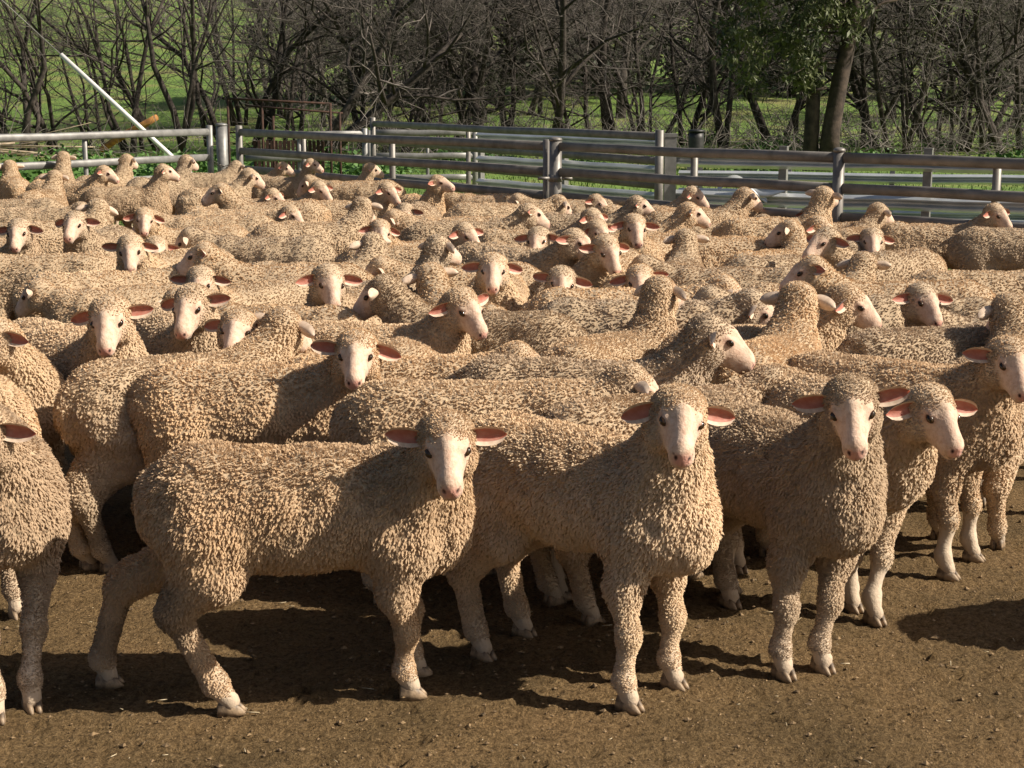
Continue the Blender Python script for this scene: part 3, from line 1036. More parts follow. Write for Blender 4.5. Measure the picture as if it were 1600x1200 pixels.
# rusty pen frame
rf = link('rusty_frame', None, loc=(GX(357, 22.5), 22.5, 0), label='rusty steel pen frame with dark slatted lower half behind middle gate', cat='frame')
def bar(name, a, b_, r, m_, par):
    mb = MB(); mb.tube([a, tuple((np.array(a) + np.array(b_)) / 2), b_], r, 7); return link(name, mb.mesh(name, [m_]), par)
for x, zt in ((0, 1.22), (.44, 1.20), (.58, 1.0), (1.32, 1.16), (1.44, 1.05)):
    bar('upright', (x, 0, 0), (x, .03, zt), .017, M['rust'], rf)
bar('top_bar', (0, 0, 1.21), (1.32, 0, 1.15), .014, M['rust'], rf)
bar('top_bar', (.15, .5, 1.12), (1.44, .4, 1.03), .013, M['rust'], rf)
bar('cross_bar', (0, .02, .80), (1.44, .02, .78), .010, M['rust'], rf)
bar('cross_bar', (0, .02, .30), (1.44, .02, .28), .010, M['rust'], rf)
for k in range(17):
    x = .32 + k * .055
    mb = MB(); mb.box((x, .10, .42), (.042, .014, .56 + .02 * math.sin(k * 3.1)), .1 * math.sin(k * 2.3)); link('slat', mb.mesh('slat', [M['rust']], smooth=False), rf)
rf.scale = (1.12, 1.12, 1.18)

# stay wire with white sleeve, and the pole it steadies (out of frame)
Yw = 21.5
P0, P1, P2 = at_depth(95, 85, Yw), at_depth(280, 255, Yw), at_depth(0, -2, Yw)
dr_ = (P0 - P1) / np.linalg.norm(P0 - P1)
g0 = P1 - dr_ * (P1[2] / dr_[2])
sw = link('stay_wire', None, loc=tuple(g0), label='slanting stay wire with thick white sleeve behind the left gate', cat='wire')
mb = MB(); mb.tube([(0, 0, 0), (P1 - g0) * .5, P1 - g0, P0 - g0], .032, 12); link('sleeve', mb.mesh('sleeve', [M['whitepipe']]), sw)
top = dr_ * (7.4 / dr_[2])
mb = MB(); mb.tube([P0 - g0 - dr_ * .05, (P0 - g0) * .5 + top * .5, top], .008, 6); link('wire', mb.mesh('wire', [M['galv']]), sw)
mb = MB(); mb.tube([(g0[0] + top[0], g0[1], 0), (g0[0] + top[0], g0[1], 4), (g0[0] + top[0], g0[1], 8)], [.16, .14, .11], 14)
M['bark'] = simple_mat('dark_bark', (.028, .022, .019), (.080, .064, .054), 14, .95, 0, .6, .02)
M['twig'] = simple_mat('grey_twig', (.095, .083, .076), (.24, .212, .19), 3, .95)
M['twig_d'] = simple_mat('brown_twig', (.07, .06, .054), (.17, .146, .13), 3, .95)
link('utility_pole', mb.mesh('utility_pole', [M['bark']]), label='timber utility pole beyond left frame edge holding the stay wire', cat='pole')

# peeled orange log and sticks
M['peeled'] = simple_mat('peeled_orange_wood', (.16, .07, .025), (.55, .26, .07), 5, .8, 0, .4, .02)
M['drywood'] = simple_mat('dry_wood', (.25, .19, .13), (.45, .37, .27), 8, .9)
a_, b_ = at_depth(158, 234, 36.5), at_depth(245, 183, 36.0)
mb = MB(); mb.tube([a_, a_ * .65 + b_ * .35 + (0, 0, .03), a_ * .3 + b_ * .7, b_], [.07, .09, .085, .07], 10)
link('log', mb.mesh('log', [M['peeled']]), label='peeled orange log leaning among weeds behind left gate', cat='log')
hp = link('brush_pile', None, loc=(-11.6, 36, 0), label='heap of pale dry branches at far left behind gate', cat='brush pile')
r0 = np.random.RandomState(4)
for k in range(18):
    x, y, z = r0.uniform(-1.2, .9), r0.uniform(-.4, .4), r0.uniform(.15, .6)
    a = r0.uniform(-.5, .5); l = r0.uniform(.5, 1.3)
    bar('branch', (x - l * math.cos(a), y - .3 * r0.rand(), z * .6), (x + l * math.cos(a), y, z * .6 + r0.uniform(-.3, .5)), r0.uniform(.008, .025), M['drywood'], hp)


# ------------------------------------------------------------------ trees
def grow(seed, height, stems, lean, r_base, dens=1.0, spread=.55, max_depth=4, low=.12):
    """bare tree: returns (trunk MB, crown MB)"""
    r = random.Random(seed)
    trunk, crown = MB(), MB()
    cnt = [0]

    def branch(p, d, L, rad, depth):
        n = 5 if depth < 2 else 4 if depth < 3 else 3
        pts, rr = [p], [rad]
        q, dd = p.copy(), d.copy()
        for k in range(1, n):
            wob = .16 + .10 * depth
            dd = dd + np.array([r.gauss(0, wob), r.gauss(0, wob), r.gauss(.05, wob * .7)])
            dd /= np.linalg.norm(dd)
            q = q + dd * (L / (n - 1))
            pts.append(q.copy()); rr.append(rad * (1 - .62 * k / (n - 1)))
        sides = 8 if depth == 0 else 5 if depth == 1 else 3
        (trunk if depth < 2 else crown).tube(pts, rr, sides, cap=(depth < 2))
        cnt[0] += 1
        if depth >= max_depth:
            return
        nk = {0: 9, 1: 6, 2: 5, 3: 3}[depth]
        nk = max(2, int(nk * dens * r.uniform(.8, 1.2)))
        for k in range(nk):
            t = r.uniform(low if depth == 0 else .2, 1.0)
            f = t * (n - 1); i = min(int(f), n - 2); f -= i
            b0 = pts[i] * (1 - f) + pts[i + 1] * f
            ax = pts[i + 1] - pts[i]; ax = ax / np.linalg.norm(ax)
            s_ = np.array([r.gauss(0, 1), r.gauss(0, 1), r.gauss(0, .7)])
            s_ -= (s_ @ ax) * ax; s_ /= np.linalg.norm(s_)
            sp = spread * r.uniform(.8, 1.6)
            nd_ = ax * math.cos(sp) + s_ * math.sin(sp)
            ra = max(rr[i] * r.uniform(.36, .60), .0032)
            branch(b0, nd_, L * r.uniform(.38, .66), ra, depth + 1)
    for k in range(stems):
        a = r.uniform(0, 6.28)
        d = np.array([math.cos(a) * r.uniform(.05, .4) + lean[0], math.sin(a) * r.uniform(.05, .4) + lean[1], 1.0]); d /= np.linalg.norm(d)
        branch(np.array([r.gauss(0, .10), r.gauss(0, .10), -.1]), d, height * r.uniform(.6, 1.0), r_base * .85 * r.uniform(.55, 1.0), 0)
    return trunk, crown


VAR = []
for k, (h_, st, ln, rb, dn, sp, lw) in enumerate([
        (5.5, 2, (0, 0), .10, 1.0, .6, .15), (5.0, 3, (.05, 0), .085, 1.0, .7, .12), (6.0, 1, (-.05, 0), .14, 1.1, .7, .22),
        (3.6, 5, (0, 0), .05, 1.0, .75, .06), (4.2, 3, (.2, 0), .08, 1.05, .8, .10), (6.0, 2, (.75, 0), .17, 1.15, .75, .15),
        (5.5, 2, (0, 0), .10, .66, .55, .2), (5.0, 3, (.1, 0), .085, .62, .5, .2)]):
    tr_, cr_ = grow(50 + k, h_, st, ln, rb, dn, sp, 4 if k != 3 else 3, lw)
    VAR.append([(tr_.mesh('trunk', [M['bark']]), cr_.mesh('crown', [M['twig']])), None])
    c2 = VAR[-1][0][1].copy(); c2.materials.clear(); c2.materials.append(M['twig_d'])
    VAR[-1][1] = (VAR[-1][0][0], c2)

PXN = ['far left', 'left', 'middle', 'right', 'far right']
TREES = [  # pixel x of the trunk foot, depth, variant, turn, scale, dark twigs, label
    (18, 31, 1, .3, 1.0, 1, 'thin bare tree at left picture edge behind the brush heap'),
    (42, 29, 7, 1.3, 1.1, 1, 'bare several stemmed tree left of the stay wire sleeve'),
    (97, 30, 0, 2.3, 1.0, 1, 'bare single trunk tree crossed by the stay wire'),
    (150, 33, 4, 4.0, .9, 1, 'slender bare tree just right of the stay wire top'),
    (192, 30, 7, 2.6, 1.0, 1, 'bare tree leaning above the peeled log'),
    (243, 31, 1, .9, 1.0, 1, 'upright bare tree right of the peeled log'),
    (292, 29, 7, 5.0, 1.1, 1, 'bare forked tree behind the end of the left gate'),
    (345, 33, 1, .2, 1.2, 0, 'grey twiggy tree left of rusty frame'),
    (398, 31, 1, 3.2, 1.2, 0, 'grey twiggy tree directly behind the rusty frame'),
    (455, 34, 4, 1.2, 1.2, 0, 'grey spreading tree right behind the rusty frame slats'),
    (492, 27, 5, -.1, 1.0, 1, 'thick dark bare tree leaning right with heavy trunk'),
    (565, 31, 1, 2.0, 1.2, 1, 'bare tree under the heavy leaning trunk'),
    (620, 29, 4, .4, 1.1, 1, 'dark bare tree behind the slanting panel left end'),
    (668, 33, 3, .4, 1.5, 0, 'grey bare shrub behind slanting panel'),
    (705, 30, 0, 3.4, 1.1, 1, 'bare twin stem tree above the pale panel end'),
    (768, 29, 2, 1.0, 1.1, 1, 'dark stout bare tree above shiny strips'),
    (790, 31, 1, 2.2, 1.2, 1, 'bare tree close right of the stout dark tree'),
    (850, 28, 2, 4.2, .9, 1, 'tall straight bare trunk above the round weathered post'),
    (905, 29, 4, 3.5, 1.1, 1, 'low forked bare tree right of the tall straight trunk'),
    (955, 30, 6, 1.9, 1.2, 1, 'bare tree with stout foot in front of green slope'),
    (1010, 33, 3, 2.2, 1.6, 0, 'grey shrub left of the black drum'),
    (1075, 31, 4, 5.2, 1.2, 0, 'bare arching tree above the black drum'),
    (1140, 29, 6, .7, 1.1, 1, 'bare tree right of the black drum'),
    (1190, 30, 2, 2.7, .95, 1, 'dark bare trunk left of the leafy gum tree'),
    (1225, 32, 1, 4.1, 1.1, 0, 'grey bare tree touching the gum tree leaves'),
    (1365, 30, 1, 1.1, 1.2, 0, 'grey bare tree just right of the gum trunks'),
    (1410, 28, 3, 3.0, 1.6, 0, 'pale tangled shrub right of the gum tree'),
    (1450, 31, 4, 2.1, 1.2, 0, 'grey spreading tree above slim fence post'),
    (1492, 29, 3, 5.1, 1.7, 0, 'pale tangled shrub second from right edge'),
    (1530, 30, 5, .2, .75, 1, 'dark bent trunk leaning right near right edge'),
    (1562, 28, 1, .5, 1.2, 0, 'grey twiggy tree beside the bent trunk'),
    (1610, 29, 4, 3.9, 1.2, 0, 'grey twiggy tree at right picture edge'),
    (520, 40, 1, 1.5, 1.5, 1, 'second row bare tree behind the leaning trunk'),
    (600, 42, 0, 2.5, 1.5, 1, 'second row bare tree left of centre'),
    (740, 40, 4, 3.5, 1.5, 1, 'second row bare tree behind the stout dark tree'),
    (830, 42, 1, 4.5, 1.5, 1, 'second row bare tree right of centre'),
    (985, 41, 2, .5, 1.4, 1, 'second row bare tree behind grey shrub and drum'),
    (1110, 44, 1, 5.5, 1.5, 1, 'second row bare tree in front of green slope'),
    (1390, 42, 4, 1.5, 1.5, 0, 'second row grey tree right of the gum tree'),
    (1475, 41, 1, 2.5, 1.5, 0, 'second row grey tree behind tangled shrubs'),
    (1570, 42, 0, 3.7, 1.5, 0, 'second row grey tree near right edge'),
    (440, 43, 3, 3.7, 2.2, 0, 'second row pale shrub above the rusty frame'),
    (380, 41, 3, 1.7, 2.2, 0, 'second row pale shrub left above the rusty frame'),
]
for px, Y, v, rz, sc, dk, lab in TREES:
    Y *= 1.36; sc *= 1.22
    x = (px - 800) / FPX * (Y * math.cos(PITCH) + CAM_H * math.sin(PITCH))
    root = link('bare_tree', None, loc=(x, Y, float(terrain_h(x, Y))), label=lab, cat='tree', group='bare trees along the creek behind the yard')
    root.rotation_euler = (0, 0, rz); root.scale = (sc, sc, sc)
    link('trunk', VAR[v][dk][0], root); link('crown', VAR[v][dk][1], root)

# dry undergrowth between the trunks
r0 = np.random.RandomState(61)
nb_ = 5200
by = r0.uniform(33, 48, nb_); bx = r0.uniform(-.34, .37, nb_) * by
kp = (bx / by > -.13) | (r0.rand(nb_) < .25)
bx, by = bx[kp], by[kp]; nb_ = len(bx)
bp = np.stack([bx, by, terrain_h(bx, by) + np.abs(r0.normal(size=nb_)) * .35], 1)
bd = r0.normal(size=(nb_, 3)) * np.array([1, 1, .9]) + np.array([0, 0, .5]); bd /= np.linalg.norm(bd, axis=1)[:, None]
bl = r0.uniform(.35, 1.2, nb_)[:, None]
be = bp + bd * bl; bm = (bp + be) / 2 + r0.normal(size=(nb_, 3)) * .07
bs = np.cross(bd, r0.normal(size=(nb_, 3))); bs /= np.linalg.norm(bs, axis=1)[:, None]
bu = np.cross(bd, bs); rr_ = r0.uniform(.004, .012, nb_)[:, None]
ring_ = lambda c_, k_: [c_ + bs * rr_ * k_, c_ + (-.5 * bs + .87 * bu) * rr_ * k_, c_ + (-.5 * bs - .87 * bu) * rr_ * k_]
V_ = np.stack(ring_(bp, 1) + ring_(bm, .8) + ring_(be, .35), 1)
Q_ = np.array([[k_ * 3 + i_, k_ * 3 + (i_ + 1) % 3, k_ * 3 + 3 + (i_ + 1) % 3, k_ * 3 + 3 + i_] for k_ in (0, 1) for i_ in range(3)])
link('undergrowth', new_mesh('undergrowth', V_.reshape(-1, 3), (Q_[None] + (np.arange(nb_) * 9)[:, None, None]).reshape(-1, 4), [M['twig']]), kind='stuff',
     label='tangled dry twigs and fallen sticks under the bare trees', cat='undergrowth')

# leafy trees
M['gumleaf'] = simple_mat('gum_leaf', (.035, .05, .018), (.12, .135, .048), 1.2, .55)
M['dleaf'] = simple_mat('dark_evergreen_leaf', (.018, .026, .012), (.055, .065, .028), .8, .7)
M['gumbark'] = simple_mat('brown_gum_bark', (.028, .020, .016), (.085, .060, .046), 6, .95, 0, .7, .03)


def leaf_cloud(n, clumps, size, wid, droop, seed):
    r = np.random.RandomState(seed)
    cl = np.array(clumps)
    w = cl[:, 3] ** 2; i = r.choice(len(cl), n, p=w / w.sum())
    q = r.normal(size=(n, 3)); q /= np.linalg.norm(q, axis=1)[:, None]; q *= (r.rand(n) ** .45)[:, None]
    p = cl[i, :3] + q * cl[i, 3:4] * np.array([1, 1, .8])
    u = r.normal(size=(n, 3)) + np.array([0, 0, -droop]); u /= np.linalg.norm(u, axis=1)[:, None]
    v = np.cross(u, r.normal(size=(n, 3))); v /= np.linalg.norm(v, axis=1)[:, None]
    s_ = size * (.6 + .8 * r.rand(n))[:, None]
    V = np.stack([p, p + u * s_ * .45 + v * s_ * wid, p + u * s_, p + u * s_ * .45 - v * s_ * wid], 1)
    return V.reshape(-1, 3), np.array([[0, 1, 2, 3]]) + np.arange(n)[:, None] * 4


Yg = 31.0
xg = lambda px: (px - 800) / FPX * (Yg * math.cos(PITCH) + .3)
gum = link('gum_tree', None, loc=(xg(1292), Yg, 0), label='leafy gum tree with two thick brown trunks and hanging foliage', cat='tree')
mb = MB()
ox = xg(1292)
mb.tube([(xg(1292) - ox, 0, -.1), (xg(1296) - ox, 0, .8), (xg(1306) - ox, 0, 1.7), (xg(1320) - ox, .1, 2.6), (xg(1335) - ox, .2, 4.0), (xg(1330) - ox, .3, 6.0), (xg(1345) - ox, .3, 8)], [.22, .18, .165, .155, .14, .11, .05], 14)
mb.tube([(xg(1318) - ox, .05, 2.4), (xg(1345) - ox, .2, 2.95), (xg(1370) - ox, .3, 3.25), (xg(1420) - ox, .3, 3.4)], [.07, .05, .035, .02], 8)
link('trunk', mb.mesh('trunk', [M['gumbark']]), gum)
mb = MB()
mb.tube([(xg(1266) - ox, .1, -.1), (xg(1267) - ox, .1, .7), (xg(1268) - ox, .1, 1.35), (xg(1270) - ox, .1, 1.62)], [.16, .15, .14, .09], 14)
mb.tube([(xg(1262) - ox, 0, 1.5), (xg(1285) - ox, -.1, 1.62)], [.04, .03], 7)
link('trunk', mb.mesh('trunk', [M['gumbark']]), gum)
r0 = np.random.RandomState(6)
cl = []
for k in range(125):
    px, py = r0.uniform(1130, 1350), r0.uniform(-140, 140)
    if py > 50 and px > 1275: px -= 70
    p = at_depth(px, py, Yg + r0.uniform(-.9, .7))
    cl.append((p[0] - ox, p[1] - Yg, p[2], r0.uniform(.14, .36)))
for k in range(60):
    cl.append((r0.normal() * 1.6 + .2, r0.normal() * 1.4, r0.uniform(3.8, 8.5), r0.uniform(.3, .6)))
V_, Q_ = leaf_cloud(22000, cl, .15, .14, .9, 3)
link('crown', new_mesh('crown', V_, Q_, [M['gumleaf']], smooth=False), gum)
for c_ in cl[:160:3]:
    mb = MB()
    p = np.array(c_[:3]); b0 = np.array([.25, .1, max(1.9, p[2] + .3)])
    mb.tube([b0, (b0 + p) / 2 + (0, 0, .15), p], [.03, .016, .006], 4, cap=False)
    link('limb', mb.mesh('limb', [M['gumbark']]), gum)

EV = []
for k in range(3):
    r0 = np.random.RandomState(30 + k)
    cl = [(r0.normal() * 1.5, r0.normal() * 1.3, r0.uniform(.5, 7.5), r0.uniform(.5, 1.0)) for _ in range(60)]
    V_, Q_ = leaf_cloud(9000, cl, .30, .22, .4, 40 + k)
    mb = MB(); mb.tube([(0, 0, -.3), (.1, 0, 2), (0, .1, 4.5), (.1, 0, 7)], [.2, .17, .12, .04], 9)
    for c_ in cl[::5]:
        b0 = np.array([.05, 0, max(.8, c_[2] - .6)]); mb.tube([b0, (b0 + np.array(c_[:3])) / 2 + (0, 0, .1), c_[:3]], [.06, .04, .015], 5, cap=False)
    EV.append((mb.mesh('trunk', [M['bark']]), new_mesh('crown', V_, Q_, [M['dleaf']], smooth=False)))
EVERG = [(540, 47), (680, 48), (815, 47), (880, 54), (935, 49), (1010, 56), (1165, 52), (1235, 50), (1330, 54), (1545, 50), (1615, 54)]
EVN = ['above the leaning trunk foot', 'behind slanting panel', 'above round weathered post',
       'behind low forked bare tree', 'behind the stout footed bare tree', 'left above the black drum', 'left of the gum tree', 'directly behind the gum tree leaves',
       'directly right of the gum trunks', 'behind the bent dark trunk', 'at the right picture edge']
for k, ((px, Y), nm) in enumerate(zip(EVERG, EVN)):
    Y *= 1.36
    x = (px - 800) / FPX * (Y * math.cos(PITCH) + .3)
    root = link('evergreen_tree', None, loc=(x, Y, float(terrain_h(x, Y)) - .1), label='dark evergreen tree in back row ' + nm, cat='tree', group='dark evergreens behind the bare trees')
    root.rotation_euler = (0, 0, k * 1.7); sc = .9 + .25 * ((k * 37) % 10) / 10; root.scale = (sc, sc, sc)
    link('trunk', EV[k % 3][0], root); link('crown', EV[k % 3][1], root)


# ------------------------------------------------------------------ the flock
# heroes: ground pixel or position of the body, heading, head heading, pose, foot pixels FL FR HL HR
def hero(label, org, heading, headh, pose='up', feet_px=None, hocks=None, lod=0, seed=0, scale=1.0, pitch=None, roll=0.0, hz=None, fat=1.0):
    th = R(heading)
    o = np.array(org, float)
    ft = [list(p) for p in STANCE]
    c, s_ = math.cos(th), math.sin(th)
    for i, fp in enumerate(feet_px or []):
        if fp is not None:
            g = at_z(*fp)[:2] - o
            ft[i] = [(g[0] * c + g[1] * s_) / scale - .012, (-g[0] * s_ + g[1] * c) / scale]
    yaw = R((headh - heading + 180) % 360 - 180)
    pr = build_sheep(yaw, pose, lod, ft, hocks, seed, pitch, roll, fat, hz)
    place_sheep(pr, o, th, label, scale=scale)
    FIXED.append((o[0], o[1], th, scale))


FIXED = []
hero('sheep with bare white face at front left, hind legs stretched back, standing side on', at_z(500, 1092)[:2], 4, 277, 'up',
     [(655, 1056), (645, 1090), (172, 1072), (362, 1115)], [(.055, 0, .27), (-.12, 0, .265)], seed=101, hz=.70)
hero('sheep in middle of front row facing the camera, both front hooves forward on dirt', at_z(912, 1048)[:2], -40, 268, 'up',
     [(1055, 1075), (985, 1110), None, (757, 1030)], seed=102, hz=.755)
hero('front row sheep right of centre, cloven front feet close together on dirt', at_z(1196, 1004)[:2], -60, 265, 'up',
     [(1287, 1050), (1226, 1060), None, None], seed=103, hz=.745)
hero('sheep cut off by left picture edge in front row, one pink ear showing', (-1.40, 3.99), 299, 262, 'up',
     [(52, 1110), (-6, 1128), None, None], seed=104, hz=.70)
hero('sheep peeking out behind right front sheep, pink ears, face turned slightly right', at_z(1285, 926)[:2], -62, 290, 'up',
     [(1368, 975), (1333, 955), None, None], lod=1, seed=105, hz=.655)
hero('sheep at right picture edge with dark shaded flank, face cut by frame', at_z(1391, 869)[:2], -33, 275, 'up',
     [None, (1482, 905), None, None], lod=1, seed=106, hz=.71)
hero('sheep with rump towards camera behind left edge sheep, muddy hind legs', at_z(298, 854)[:2], 38, 60, 'mid',
     [None, None, (175, 893), (143, 890)], lod=1, seed=107)
hero('sheep standing side on behind the stretching sheep, face to camera over its shoulder', at_z(418, 879)[:2], 8, 272, 'up', lod=1, seed=108, hz=.72)
hero('sheep whose smooth back fills gap between the two centre front sheep, head hidden', at_z(748, 923)[:2], 4, 10, 'low', lod=1, seed=109)
hero('sheep just outside right picture edge whose shadow falls on the front dirt', at_z(2062, 994)[:2], 20, 10, 'mid', lod=2, seed=110)

